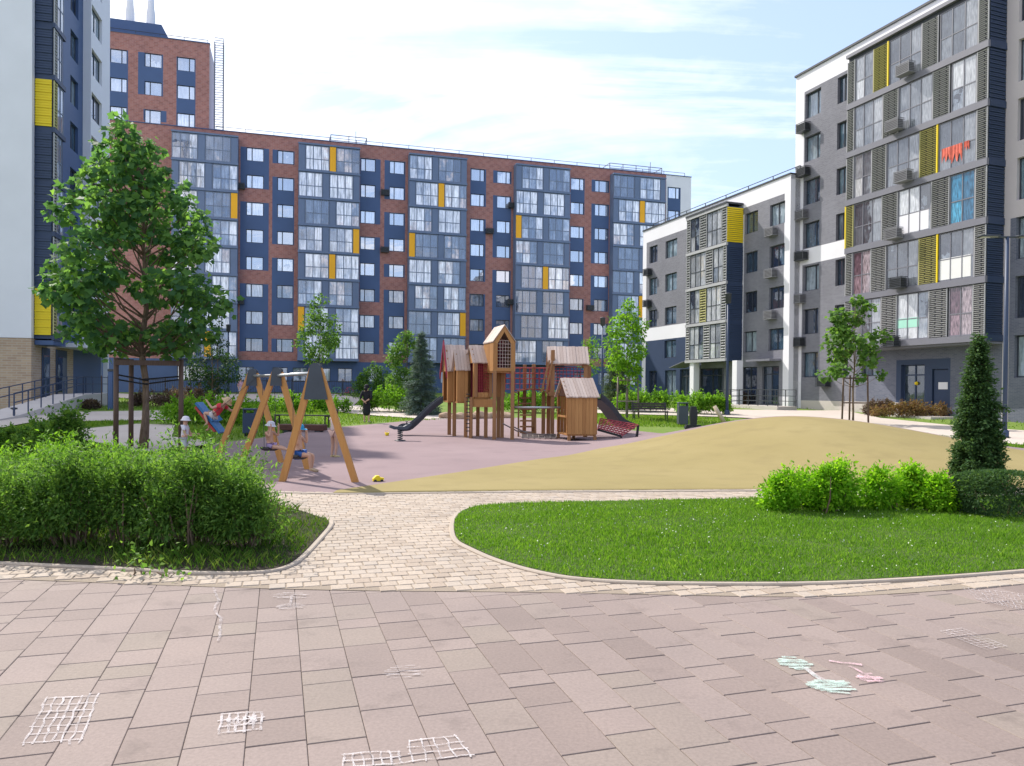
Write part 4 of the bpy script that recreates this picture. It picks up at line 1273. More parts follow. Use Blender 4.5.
for z, q in ((1.82, 0), (1.72, 2)): mb.tube([(sx[q][0], sx[q][1], z + .08), (0, .12, z - .05), (.12, 0, z - .05), (0, -.12, z - .04), (sx[2 - q][0], sx[2 - q][1], z + .06)], .022, 6)
mb.build('strap', BLACK, st)

# other young trees
b = gp(318, 412); Y = b.y
tree('young_tree', (at(319, 395, 46).x, 46, tz(46)), 7.2, 3.0, TALL, 1.25, 30, 130, .18, L_MID, BARK_G, 'slender airy young tree behind the swings against the brick block', .05, OVAL, 8, .45)
b = gp(627, 418.5)
lime_ = tree('lime_tree', b, 6.1, 1.9, TALL, 1.1, 32, 150, .16, L_LIME, BARK_G, 'bright lime green young tree behind the black bench', .05, OVAL, 9, .45)
b2 = gp(853, 423)
tree('young_tree', b2, 6.15, 2.0, [(0, .75), (.15, 1), (.3, .7), (.5, .95), (.7, .55), (.85, .6), (1, .12)], 1.6, 34, 62, .18, L_MID, BARK, 'mid green young tree on three stakes beyond the ochre mound', .055, MAPLE, 13, .4)


def stakes(b, label, d=.55, h=2.1, m=None):
    t = empty('tree_stakes', b, 0, label, 'tree support'); m = m or woodmat('pale_stake', (.10, .075, .06), (.24, .19, .16)); P = [(-d, -.2), (d, -.25), (.1, d)]
    for x, y in P: mb = MB(); mb.tube([(x, y, -.1), (x * .9, y * .9, h)], .045, 8); mb.build('stake', m, t, True)
    mb = MB()
    for z in (h - .15, h * .42):
        for (x, y), (u, v) in zip(P, P[1:] + P[:1]): mb.beam((x * .95, y * .95, z), (u * .95, v * .95, z), .03, .06)
    mb.build('crossbar', m, t)


stakes(b, 'pale timber stakes with crossbars round the lime green tree'); stakes(b2, 'dark thin stakes with crossbars round the tree beyond the mound', .62, 2.3, WST)
b = (at(407, 400, 44).x, 44, tz(44))
tree('broadleaf_tree', b, 4.7, .8, ROUND, 1.2, 28, 220, .17, L_MID, BARK, 'bushy mid green tree half hidden by the blue spruce', .06, OVAL, 21, .5)
tree('dark_tree', (at(212, 400, 50).x, 50, tz(50)), 4.2, .6, ROUND, 1.8, 26, 110, .17, L_DARK, BARK, 'low dark tree right of the maple near the metal fence', .06, OVAL, 22, .55)
tree('dark_tree', (at(218, 400, 58).x, 58, tz(58)), 6.4, .6, [(0, .8), (.3, 1), (.7, .6), (1, .1)], .95, 22, 110, .17, L_DARK, BARK, 'narrow dark upright tree behind the low dark tree', .06, OVAL, 23, .45)
tree('young_tree', (at(709, 400, 64).x - 9.9, 66, tz(66)), 5.8, 2.0, ROUND, 1.2, 18, 90, .17, L_LIME, BARK, 'small light green treetop showing above the play tower roof', .05, OVAL, 24, .5)


def conifer(name, base, H, wid, n, size, mat, label, seed, layers=16, prof=None, trunk_r=.05, shape=NEEDLE, jag=.25, z0=.1):
    """conifer: whorls of hanging sprays on a straight trunk"""
    r = np.random.default_rng(seed); root = empty(name, base, r.random() * 6, label, 'conifer'); P, U = [], []; mb = MB()
    mb.tube([(0, 0, -.1), (0, 0, H * .5), (0, 0, H * .98)], [trunk_r, trunk_r * .6, .006], 8)
    for L in range(layers):
        t = (L + .5) / layers; rad = wid * (np.interp(t, *zip(*prof)) if prof else (1 - t) ** .85 + .04); nb = int(7 + 5 * (1 - t))
        for k in range(nb):
            a = 2 * np.pi * k / nb + L * 1.9 + r.normal(0, .15); ln = rad * (1 + jag * r.normal()); zz = z0 + (H - z0) * t + r.normal(0, .03)
            m = max(8, int(n * (.25 + rad / wid) / (layers * 8))); q = r.random(m) ** .6
            tip = np.array([np.cos(a) * ln, np.sin(a) * ln, -.18 * ln + (.25 * ln if t > .8 else 0)])
            p = np.array([0, 0, zz]) + q[:, None] * tip + r.normal(0, .055 * wid + .02, (m, 3)) * np.array([1, 1, .8])
            P.append(p); U.append(np.tile(np.array([np.cos(a), np.sin(a), .25]), (m, 1)))
            mb.tube([(0, 0, zz), (tip[0] * .9, tip[1] * .9, zz + tip[2] * .9)], [.012, .004], 4, cap=False)
    P, U = np.concatenate(P), np.concatenate(U)
    copy_mesh('crown', leaf_mesh('crown', P, U, size, shape, mat, r, .2, .7), root); mb.build('trunk', BARK, root)
    return root


conifer('blue_spruce', (at(421, 400, 40).x, 40, tz(40)), 4.35, .95, 26000, .12, L_SPRUCE, 'silvery blue spruce left of the wooden play towers', 31)
conifer('spruce_tree', (at(617, 400, 48).x, 48, tz(48)), 4.0, 1.2, 18000, .13, leafmat('dull_spruce_needles', (.04, .075, .035), (.07, .115, .05), (.12, .17, .07), .2), 'dull green spruce behind the black slide and lime green tree', 32)
TP = at(977, 480, 12.3)
conifer('thuja_column', (TP.x, 12.3, 0), 2.5, .385, 40000, .044, L_THUJA, 'tall narrow dark thuja between the yellow green shrubs and dark clipped bush', 33, 34,
        [(0, .98), (.15, 1.0), (.4, .82), (.7, .5), (.9, .25), (1, .05)], .04, [(0, 0), (-.3, .35), (-.18, .8), (0, 1), (.22, .75), (.3, .3)], .14, .0)


# ---- shrubs
def shrub(root_name, base, label, w, d, h, n, leaf, mat, seed, stems=7, shape=OVAL, spiky=.2, group=None, cat='shrub', low=.1, rz=0.0, boxy=False):
    r = np.random.default_rng(seed); root = empty(root_name, base, rz, label, cat, group); mb = MB(); rr = random.Random(seed)
    if boxy:
        v = r.uniform(-1, 1, (n, 3)); ax = np.abs(v).argmax(1); v[np.arange(n), ax] = np.sign(v[np.arange(n), ax]) * (1 - .18 * r.random(n) ** 2)
        l = np.linalg.norm(v, axis=1, keepdims=True); v = v / l ** .45
        P = v * np.array([w, d, h / 2]) * .95 + np.array([0, 0, h / 2]); U = v / (np.linalg.norm(v, axis=1, keepdims=True))
    else:
        k = max(8, int(w * d * 26)); C, Rd = [], []
        for i in range(k):
            a = r.random() * 2 * np.pi; q = np.sqrt(r.random()); x, y = np.cos(a) * q * w * .85, np.sin(a) * q * d * .85
            hh = h * (1 - .45 * q ** 2.2) * (.82 + .25 * r.random()); C.append(np.array([x, y, hh - .16])); Rd.append(.2 + .1 * r.random())
            if r.random() < .75: C.append(np.array([x * 1.05, y * 1.05, max(low + .1, hh * (.35 + .3 * r.random()))])); Rd.append(.2 + .08 * r.random())
        per = int(n * (.8 if spiky < .4 else .58) / len(C)); P, U = clump_points(r, C, Rd, [per] * len(C), 1.0, .35)
        ns = int(n * (.2 if spiky < .4 else .42) / 14); SP, SU = [], []
        for i in range(ns):     # young shoots standing out of the outline
            c = C[r.integers(len(C))]; dr = np.array([r.normal(0, .35), r.normal(0, .35), 1.0]); ln = (.15 + spiky * r.random()) * min(1, h)
            tt = r.random(14)[:, None]; SP.append(c + np.array([0, 0, .08]) + dr * tt * ln + r.normal(0, .018, (14, 3))); SU.append(np.tile(dr / 1.1, (14, 1)) + r.normal(0, .5, (14, 3)))
        P = np.concatenate([P] + SP); U = np.concatenate([U] + SU)
    kp = P[:, 2] > low * .5; P, U = P[kp], U[kp]
    copy_mesh('foliage', leaf_mesh('foliage', P, U, leaf, shape, mat, r, .1), root)
    for i in range(stems):
        a = rr.random() * 6.28; q = rr.random() ** .5; b = Vector((math.cos(a) * q * w * .45, math.sin(a) * q * d * .45, -.05)); e = Vector((b.x * 1.9 + rr.uniform(-.1, .1), b.y * 1.9, h * rr.uniform(.6, .85)))
        m = b.lerp(e, .5) + Vector((rr.uniform(-.06, .06), rr.uniform(-.06, .06), 0)); mb.tube([b, m, e], [.013, .01, .004], 5, cap=False)
    mb.build('stem', BARK, root)
    return root


GRP = 'shrubs of the bed at left'
front = [(-95, 545, .52, .9, 'shrub at the left end of the near bed cut by the frame'), (8, 546, .46, .74, 'dark shrub at the left of the near bed beside the frame edge'),
         (74, 547, .42, .9, 'bushy shrub with bare brown stems standing left of the maple trunk'), (134, 548, .42, .82, 'shrub straight below the maple trunk in the near bed'),
         (190, 550, .46, .92, 'leafy shrub in the near bed just left of its corner bush'), (246, 549, .40, .7, 'round corner bush of the near bed beside the block path'),
         (212, 528, .55, .76, 'taller bush behind the corner bush below the swing')]
for i, (px, py, w, h, lb) in enumerate(front):
    shrub('shrub', gp(px, py), lb, w, w * .85, h * .87, 10500, .05, L_SHRUB, 40 + i, 24, group=GRP, spiky=.6, low=.3, shape=LANCE)
back = [(-60, 512, .8, .78, 'bright shrub at the far left behind the near row'), (28, 508, .75, .8, 'bright green shrub behind the dark one at the left'), (95, 505, .75, .76, 'bright shrub between the stakes and the near row'),
        (160, 506, .7, .62, 'bright shrub hiding the foot of the maple'), (205, 508, .5, .56, 'shrub between the maple stakes and swing leg')]
for i, (px, py, w, h, lb) in enumerate(back):
    shrub('shrub', gp(px, py), lb, w, w * .8, h * .85, 12500, .058, L_SHRUB2, 60 + i, 9, group=GRP, spiky=.6, shape=LANCE)
shrub('shrub', gp(25, 455), 'wide dark feathery shrub behind the bright bed at left', 1.3, .8, .5, 10000, .075, L_SHRUB, 70, 10, spiky=.45)
shrub('shrub', gp(62, 458), 'small feathery shrub at the right end of the wide dark one', .55, .5, 1.0, 3500, .09, L_SHRUB, 71, 8, spiky=.45)
shrub('shrub', gp(820, 513), 'taller yellow green round shrub on the lawn left of its twin', .66, .5, .62, 15000, .052, L_YEL, 72, 9, spiky=.3)
shrub('shrub', gp(900, 511), 'lower yellow green round shrub on the lawn beside the thuja', .64, .48, .56, 14000, .052, L_YEL, 73, 9, spiky=.3)
shrub('clipped_bush', gp(1003, 516), 'dark clipped bush at the right edge beside the thuja foot', .62, .45, .60, 15000, .036, L_THUJA, 74, 6, boxy=True)
# middle distance
far = [((215, 424), 3.0, 1.0, 1.1, L_SHRUB2, 'long bright hedge behind the toddler in the white hat', 'hedge'), ((306, 412), 2.8, .9, .95, L_SHRUB2, 'bright hedge behind the swing frames and the dark bin', 'hedge'),
       ((392, 412), 2.0, 1.0, 1.25, L_SHRUB2, 'bright green hedge beside the woman in black', 'hedge'), ((377, 404), 2.0, 1.2, 2.6, L_MID, 'tall rounded shrub behind the bright hedge near the spruce', 'shrub'),
       ((652, 412), 3.0, .9, 1.2, L_SHRUB2, 'long leafy hedge behind the black bench at right', 'hedge'), ((704, 414), 1.9, .9, 1.15, L_SHRUB2, 'leafy hedge behind the grey bin and black rocker', 'hedge'),
       ((741, 405), 1.5, .7, .8, L_BROWN2, 'reddish brown low hedge right of the lamp post', 'hedge'), ((912, 417), 2.7, .7, .8, L_BROWN, 'long russet hedge in front of the grey block entrance', 'hedge'),
       ((878, 415), 1.2, .6, .85, L_BROWN2, 'darker brown hedge end beside the staked tree', 'hedge'), ((1015, 420), 1.8, .8, 1.0, L_SHRUB2, 'green shrub behind the tall lamp post at right', 'shrub'),
       ((160, 407), 2.2, .9, .95, L_BROWN2, 'dull purple low shrub across the lawn behind the stakes', 'shrub'), ((190, 406), 1.6, .9, 1.15, L_BROWN2, 'dull purple shrub with a dark top left of the low dark tree', 'shrub'),
       ((53, 409), .45, .4, .45, L_BROWN2, 'tiny brownish shrub on the far lawn by the ramp', 'shrub'), ((89, 409), .45, .4, .45, L_BROWN2, 'tiny brownish shrub on the far lawn by the blue post', 'shrub'),
       ((820, 408), 1.6, .5, .5, L_MID, 'low ragged greenery in front of the white pier', 'shrub'), ((535, 412), 2.6, .9, 1.1, L_SHRUB2, 'green hedge seen between the play tower legs', 'hedge')]
for i, ((px, py), w, d, h, m, lb, ct) in enumerate(far):
    shrub('hedge' if ct == 'hedge' else 'shrub', gp(px, py), lb, w, d, h, 6500, .13 if m not in (L_BROWN, L_BROWN2) else .1, m, 80 + i, 8, cat=ct, spiky=.35)
# weeds on the kerb
for i, (px, py) in enumerate(((150, 572), (128, 575), (170, 578))):
    shrub('weed', gp(px, py), ('leafy weed growing over the kerb by the block edging', 'small weed left of the larger weeds on the kerb', 'flat weed spreading on the beige edging blocks')[i], .11, .08, .06, 90, .05, L_SHRUB, 120 + i, 3, low=.0, cat='weed')

_r = np.random.default_rng(78); _P = np.array([[p[0], p[1]] for p in LAWN_S]); _lo, _hi = _P.min(0), _P.max(0)
_q = _lo + _r.random((9000, 2)) * (_hi - _lo); _q = _q[inside_np(_q, LAWN_S)][:900]
o = copy_mesh('lawn_clover', leaf_mesh('lawn_clover', np.column_stack([_q, np.full(len(_q), .075)]), np.tile([0, 0, .2], (len(_q), 1)), .02, OVAL, paint('clover_flower', (.5, .55, .42), .8, .1), _r, 0)); o['kind'] = 'stuff'
# ------------------------------------------------------------------ playground
W_OCH = woodmat('varnished_swing_beam', (.42, .19, .055), (.56, .28, .09))
W_PLK = woodmat('larch_planks', (.29, .13, .042), (.44, .225, .08)); W_POST = woodmat('larch_post', (.20, .095, .04), (.33, .17, .075))
W_ROOF = woodmat('greyed_roof_boards', (.36, .27, .23), (.52, .42, .37), 'y'); W_DARK = woodmat('inside_boards', (.16, .085, .045), (.24, .13, .07))
RED = paint('crimson_panel', (.26, .02, .05), .5, .1, 2); NETR = paint('red_rope', (.33, .05, .06), .8, .2, 9); NETG = paint('pale_rope', (.42, .33, .30), .8, .2, 9)
PLATE = paint('dark_slate_plate', (.055, .065, .085), .5, .12, 3)

# swings: three leaning frames joined by a steel tube
SWY = [12.75, 14.7, 16.0]
apx = [(316, 367.5), (277.5, 373), (253, 372.5)]
ft = [((281.5, 483), (356.5, 484.5)), ((238.5, 0), (308.6, 0)), ((214.5, 0), (282, 0))]
sw = empty('swing_set', gp(318, 484), 0, 'wooden swing set of three leaning A-frames with dark apex plates', 'swing set')
so = Vector(sw.location)
frames = []
for Y, (ax, ay), (l, r_) in zip(SWY, apx, ft):
    top = at(ax, ay, Y); L = at(l[0], 480, Y); Rr = at(r_[0], 480, Y); L.z = Rr.z = 0; top.z = 1.93 if Y < 13 else 1.9; frames.append((top, L, Rr))
for i, (t, L, Rr) in enumerate(frames):
    for k, q in enumerate((L, Rr)):
        mb = MB(); d = (t - q); tt = q + d * 1.0 + Vector(((-.055, .055)[k], 0, 0)); mb.beam(q - so + Vector((0, 0, -.05)), tt - so, .105, .095, up=(0, 1, 0)); mb.build('leg', W_OCH, sw)
    s = (t - L).normalized(); s2 = (t - Rr).normalized()
    mb = MB(); hgt = .52 if i == 0 else .26
    a, b = t - s * (hgt / s.z), t - s2 * (hgt / s2.z); e = .03 if i == 0 else .02
    pl = [(a.x - e - so.x, a.z), (b.x + e - so.x, b.z), (t.x + .085 - so.x, t.z + .06), (t.x + .03 - so.x, t.z + .1), (t.x - .03 - so.x, t.z + .1), (t.x - .085 - so.x, t.z + .06)]
    y = t.y - so.y
    mb.prism(pl, y - .075, y - .055); mb.prism(pl, y + .055, y + .075); mb.build('apex_plate', PLATE, sw)
mb = MB(); mb.tube([frames[0][0] - so + Vector((0, 0, -.07)), frames[1][0] - so + Vector((0, 0, -.06)), frames[2][0] - so + Vector((0, 0, -.05))], .03, 10); mb.build('crossbar', STEEL, sw, True)


def swing_seat(hang, seat, w, dirv, label, col, tilt=None):
    """rubber seat on two chains"""
    r = empty('hanging_swing', seat, 0, label, 'swing seat'); d = Vector(dirv).normalized(); up = (Vector(hang) - Vector(seat)).normalized(); f = d.cross(up).normalized()
    mb = MB(); n = 6
    for i in range(n):
        t0, t1 = (i / n - .5) * w, ((i + 1) / n - .5) * w; s0, s1 = .06 * (2 * t0 / w) ** 2, .06 * (2 * t1 / w) ** 2
        mb.beam(d * t0 + up * s0, d * t1 + up * s1, .19, .035, up=up)
    mb.build('seat', col, r)
    for s in (-1, 1):
        mb = MB(); a = d * (s * w / 2) + up * .06; b = Vector(hang) - Vector(seat) + d * (s * w / 2); mb.tube([a, b], .005, 6); mb.build('chain', DGREY, r)
    return r


# climbing frame: towers on posts
def P3(px, Y, z=0.0): v = at(px, 400, Y); return Vector((v.x, Y, z))


YT = 25.2
base = P3(505, YT); cf = empty('climbing_frame', base, 0, 'wooden play towers on tall posts with nets, pitched board roofs and two black slides', 'climbing frame')
bx = lambda px, Y: at(px, 400, Y).x - base.x
zz = lambda py, Y: at(505, py, Y).z


def post(px, Y, z1, w=.1, name='post', z0=0.0):
    mb = MB(); x = bx(px, Y); y = Y - base.y; mb.bbox(x - w / 2, x + w / 2, y - w / 2, y + w / 2, z0 - .03, z1, .012); return mb.build(name, W_POST, cf)


def boards(mb, a, b, z0, z1, th=.03, pitch=.12, m=0):
    a, b = Vector((*a, 0)), Vector((*b, 0)); L = (b - a).length; n = max(1, round(L / pitch)); d = (b - a) / n
    for i in range(n):
        p, q = a + d * i + d.normalized() * .003, a + d * (i + 1) - d.normalized() * .003
        mb.beam(Vector(((p.x + q.x) / 2, (p.y + q.y) / 2, z0)), Vector(((p.x + q.x) / 2, (p.y + q.y) / 2, z1)), (q - p).length, th, m, up=Vector((-d.y, d.x, 0)))


def net(mb, c0, c1, c2, c3, nx, ny, r=.008):
    c0, c1, c2, c3 = (Vector(c) for c in (c0, c1, c2, c3))
    for i in range(nx + 1): t = i / nx; mb.tube([c0.lerp(c1, t), c3.lerp(c2, t)], r, 4, cap=False)
    for i in range(ny + 1): t = i / ny; mb.tube([c0.lerp(c3, t), c1.lerp(c2, t)], r, 4, cap=False)


def gable_roof(parent, xa, xb, ya, yb, ze, zr, ridge='x', m=None, over=.08):
    """two slopes of boards; ridge runs along x or y"""
    mb = MB()
    if ridge == 'x':
        ym = (ya + yb) / 2
        for y, s in ((ya - over, -1), (yb + over, 1)):
            n = max(4, round((xb - xa + 2 * over) / .11))
            for i in range(n):
                x0 = xa - over + (xb - xa + 2 * over) * i / n; x1 = xa - over + (xb - xa + 2 * over) * (i + 1) / n - .006
                j = .006 * ((i * 7) % 3)
                mb.add([(x0, y, ze + j), (x1, y, ze + j), (x1, ym, zr + j), (x0, ym, zr + j), (x0, y, ze + .035 + j), (x1, y, ze + .035 + j), (x1, ym, zr + .035 + j), (x0, ym, zr + .035 + j)], [(3, 2, 1, 0), (4, 5, 6, 7), (0, 1, 5, 4), (2, 3, 7, 6), (1, 2, 6, 5), (3, 0, 4, 7)])
    else:
        xm = (xa + xb) / 2
        for x in (xa - over, xb + over):
            n = max(4, round((yb - ya + 2 * over) / .11))
            for i in range(n):
                y0 = ya - over + (yb - ya + 2 * over) * i / n; y1 = ya - over + (yb - ya + 2 * over) * (i + 1) / n - .006
                mb.add([(x, y0, ze), (x, y1, ze), (xm, y1, zr), (xm, y0, zr), (x, y0, ze + .035), (x, y1, ze + .035), (xm, y1, zr + .035), (xm, y0, zr + .035)], [(3, 2, 1, 0), (4, 5, 6, 7), (0, 1, 5, 4), (2, 3, 7, 6), (1, 2, 6, 5), (3, 0, 4, 7)])
    return mb.build('roof', m or W_ROOF, parent)


def house(xa, xb, ya, yb, z0, ze, zr, open_front=False, open_left=True, rows=0):
    """boarded cabin: walls to the eaves ze, gables at both ends of an x ridge"""
    mb = MB(); ym = (ya + yb) / 2
    if not open_front: boards(mb, (xa, ya), (xb, ya), z0, ze)
    else: boards(mb, (xa, ya), (xb, ya), z0, z0 + .16)
    boards(mb, (xb, yb), (xa, yb), z0, ze)
    for x in (xa, xb):
        n = 6
        for i in range(n):
            y0, y1 = ya + (yb - ya) * i / n, ya + (yb - ya) * (i + 1) / n; mid = (y0 + y1) / 2; zt = zr - (zr - ze) * abs(mid - ym) / (ym - ya)
            zlo = z0
            if x == xa and open_left and 1 <= i <= 4: zlo = ze - .02
            mb.box(x - .015, x + .015, y0 + .003, y1 - .003, zlo, zt)
    mb.box(xa + .02, xb - .02, ya + .02, yb - .02, z0 - .05, z0 - .001)
    o = mb.build('cabin', W_PLK, cf); gable_roof(o, xa, xb, ya, yb, ze - .04, zr, 'x'); return o


# left cabins
def turn(o, x, y, deg=16):
    o.matrix_local = Matrix.Translation((x, y, 0)) @ Matrix.Rotation(R_(deg), 4, 'Z') @ Matrix.Translation((-x, -y, 0))


xa, xb = bx(449, 25.9), bx(466, 25.9); y0 = 25.6 - base.y
o = house(xa, xb, y0, y0 + 1.0, zz(401.5, 25.7), zz(371, 25.7), zz(346, 25.9), rows=1)
mb = MB(); mb.box(xa + .06, xb, y0 - .03, y0 - .018, zz(401.5, 25.7), zz(371, 25.7)); ym = y0 + .5
ze, zr = zz(371, 25.7), zz(345, 25.9)
for s, e in ((y0 - .12, ym), (y0 + 1.12, ym)): mb.add([(xa - .1, s, ze - .28), (xa - .06, s, ze - .28), (xa - .06, e, zr + .02), (xa - .1, e, zr + .02), (xa - .1, s, ze - .08), (xa - .06, s, ze - .08), (xa - .06, e, zr + .16), (xa - .1, e, zr + .16)], [(3, 2, 1, 0), (4, 5, 6, 7), (0, 1, 5, 4), (2, 3, 7, 6), (1, 2, 6, 5), (3, 0, 4, 7)], 1)
mb.build('gable_trim', [W_PLK, RED], o); turn(o, xa, y0)
xa2, xb2 = bx(458, 25.2), bx(467, 25.2)
o = house(xa2, bx(468, 25.0), 24.9 - base.y, 25.5 - base.y, zz(402, 25), zz(370, 25), zz(351, 25.2)); turn(o, xa2, 24.9 - base.y)
xa3, xb3 = bx(474.5, 24.7), bx(492, 24.7); ya3, yb3 = 24.5 - base.y, 25.5 - base.y; zf3, ze3, zr3 = zz(397.5, 24.6), zz(362.5, 24.6), zz(346.5, 25)
o = house(xa3, xb3, ya3, yb3, zf3, ze3, zr3, True)
mb = MB(); net(mb, (xa3 + .12, ya3, zf3 + .15), (xb3 - .05, ya3, zf3 + .15), (xb3 - .05, ya3, ze3 - .05), (xa3 + .12, ya3, ze3 - .05), 7, 10); mb.build('net', NETR, o)
mb = MB(); mb.box(xa3 + .1, xb3 - .05, yb3 - .06, yb3 - .03, zf3, ze3); mb.build('back_panel', RED, o)
for x in (xa3 + .05, xb3 - .03): mb = MB(); mb.bbox(x - .05, x + .05, ya3 - .06, ya3 + .03, zf3, ze3, .01); mb.build('corner_post', W_POST, o)
turn(o, xa3, ya3)
mb = MB(); mb.box(xa3 - .1, bx(494, 24.6), ya3 + .03, yb3, zf3 - .32, zf3 - .06); mb.build('deck', W_PLK, cf)
# tall tower with a pointed front
xa4, xb4 = bx(483.5, 24.2), bx(515.5, 24.2); ya4, yb4 = 23.9 - base.y, 25.1 - base.y; z4, ze4, zr4 = zz(371, 24), zz(342, 24), zz(325.5, 24); wl = bx(493.5, 24.2); 
xm = (wl + xb4) / 2
mb = MB()
t = .13
outer = [(wl, z4), (xb4, z4), (xb4, ze4), (xm, zr4), (wl, ze4)]; inner = [(wl + t, z4 + .1), (xb4 - t, z4 + .1), (xb4 - t, ze4 - .05), (xm, zr4 - .2), (wl + t, ze4 - .05)]
for i in range(5):
    a, b = outer[i], outer[(i + 1) % 5]; c, d = inner[(i + 1) % 5], inner[i]
    mb.prism([a, b, c, d], ya4, ya4 + .05)
mb.prism(outer, yb4 - .04, yb4, 1)
boards(mb, (wl, yb4), (wl, ya4), z4, ze4 - .02); boards(mb, (xb4, ya4), (xb4, yb4), z4, ze4 - .02)
mb.box(wl, xb4, ya4 + .05, yb4, z4 - .05, z4)
o = mb.build('tower_cabin', [W_PLK, RED], cf)
mb = MB(); net(mb, (wl + t, ya4 + .03, z4 + .1), (xb4 - t, ya4 + .03, z4 + .1), (xb4 - t, ya4 + .03, ze4 + .05), (wl + t, ya4 + .03, ze4 + .05), 5, 8, .009); mb.build('net', NETG, o)
gable_roof(o, wl, xb4, ya4, yb4, ze4 - .01, zr4, 'y', over=.03); turn(o, wl, ya4, 17)
mb = MB(); boards(mb, (bx(493.5, 24.9), yb4 - .15), (bx(505, 24.9), yb4 - .15), zz(397, 25), z4 - .05); mb.build('panel', W_PLK, cf)
for px, Y, zt in ((449.5, 26.3, zz(402, 26)), (454.5, 25.6, zz(402, 25)), (471, 24.5, zf3), (466, 24.9, zf3), (478, 25.6, zf3), (486, 24.9, zf3), (494.5, 23.95, z4), (502.3, 24.9, z4), (512.5, 24.0, z4), (498.5, 25.0, z4)):
    post(px, Y, zt, .12)
mb = MB()
for i in range(11): mb.beam((bx(466, 24.4), 24.45 - base.y, .25 + i * .12), (bx(470, 24.4), 24.45 - base.y, .25 + i * .12), .03, .03)
mb.build('ladder', BLACK, cf)
# bridge with red nets, stairs, right-hand tower
YR = 26.2; zd = zz(392, YR)
for px, Y, zt in ((524.5, 26.4, zz(364, 26)), (533.5, 25.9, zz(364, 26)), (552.5, 25.7, zz(350, 26)), (585.5, 25.7, zz(364, 26)), (548.5, 26.9, zz(352, 26)), (589, 26.9, zz(364, 26)), (543.5, 26.2, zd)):
    post(px, Y, zt, .13)
mb = MB(); xs0, xs1 = bx(514, YR), bx(549, YR)
for i in range(12): x = xs0 + (xs1 - xs0) * i / 12; mb.box(x, x + (xs1 - xs0) / 12 - .015, YR - base.y - .4, YR - base.y + .5, zd - .03 + .12 * math.sin(math.pi * i / 11), zd + .02 + .12 * math.sin(math.pi * i / 11))
mb.build('bridge_deck', W_POST, cf)
for y in (YR - .4, YR + .5): mb = MB(); net(mb, (bx(505, YR), y - base.y, zd + .1), (bx(549, YR), y - base.y, zd + .1), (bx(549, YR), y - base.y, zd + .85), (bx(505, YR), y - base.y, zd + .85), 9, 4, .011); mb.build('bridge_net', NETR, cf)
mb = MB(); xl0, xl1 = bx(518.5, 26.5), bx(535, 26.5)
for i in range(7): z = .12 + i * (zd - .15) / 7; y = 25.7 - base.y + i * .1; mb.box(xl0 + .05, xl1 - .05, y - .08, y + .12, z, z + .05)
for x in (xl0, xl1): mb.beam((x, 25.55 - base.y, 0), (x, 26.4 - base.y, zd), .06, .16)
mb.build('stairs', W_POST, cf)
xa5, xb5, ya5, yb5 = bx(548, 26.2), bx(586, 26.2), 25.6 - base.y, 27.0 - base.y
mb = MB(); mb.box(xa5, xb5, ya5, yb5, zd - .12, zd); o = mb.build('tower_deck', W_POST, cf)
gable_roof(cf, xa5, xb5, ya5, yb5, zz(364, 25.8), zz(347, 26.3), 'x', over=.05)
mb = MB()
for y in (yb5,): net(mb, (xa5 + .2, y, zd + .3), (xb5, y, zd + .3), (xb5, y, zz(366, 26)), (xa5 + .2, y, zz(366, 26)), 9, 5, .011)
mb.build('tower_net', NETR, cf)
ym5 = (ya5 + yb5) / 2
for x, nm in ((xa5 - .02, 'gable'), (xb5 - .05, 'gable')):
    mb = MB(); e, rg = zz(364, 25.8) - .02, zz(347, 26.3) - .05
    for s, q in ((ya5, ym5), (yb5, ym5)): mb.beam((x, s, e), (x, q, rg), .04, .12)
    mb.build('gable_trim', W_POST, cf)
for x0_, x1_ in ((541, 549), (546, 552)):
    mb = MB(); mb.beam((bx(x0_, 25.6), 25.55 - base.y, zd), (bx(x1_, 25.6), 25.55 - base.y, zd + 1.1), .06, .06); mb.build('brace', W_POST, cf)
mb = MB(); mb.tube([(bx(513, 24.2), 24.0 - base.y, zz(407, 24.2)), (bx(560, 24.2), 24.0 - base.y, zz(407, 24.2))], .035, 8); mb.build('balance_bar', STEEL, cf, True)
mb = MB()
for px0, px1, z in ((503, 532, .5), (512, 545, .42)): mb.tube([(bx(px0, 24.6), 24.5 - base.y, z), (bx((px0 + px1) / 2, 24.6), 24.6 - base.y, z - .25), (bx(px1, 24.6), 24.7 - base.y, z - .28)], .022, 6)
net(mb, (bx(522, 24.5), 24.3 - base.y, .06), (bx(556, 24.5), 24.3 - base.y, .06), (bx(556, 25.5), 25.6 - base.y, .1), (bx(522, 25.5), 25.6 - base.y, .1), 6, 4, .015)
mb.build('low_rope_net', paint('grey_rope', (.2, .17, .16), .8, .2, 9), cf)


def slide(pts, w=.5):
    """trough slide: floor, two side walls; pts are centre points from top to foot"""
    mb = MB(); P = [Vector(p) for p in pts]; d0 = (P[-1] - P[0]); d0.z = 0; sd = Vector((-d0.y, d0.x, 0)).normalized(); prof = [(-.5, .2), (-.46, .2), (-.40, .02), (.40, .02), (.46, .2), (.5, .2), (.5, .12), (.44, -.04), (-.44, -.04), (-.5, .12)]
    n = len(prof)
    for p in P:
        for a, z in prof: q = p + sd * (a * w); mb.v.append((q.x, q.y, q.z + z))
    for i in range(len(P) - 1):
        for k in range(n): a, b = i * n + k, i * n + (k + 1) % n; mb.f.append((a, b, b + n, a + n)); mb.m.append(0)
    mb.f.append(tuple(range(n))); mb.m.append(0); mb.f.append(tuple(range((len(P) - 1) * n, len(P) * n))[::-1]); mb.m.append(0)
    return mb.build('slide', paint('black_slide_plastic', (.035, .04, .055), .35, .15, 2), cf)


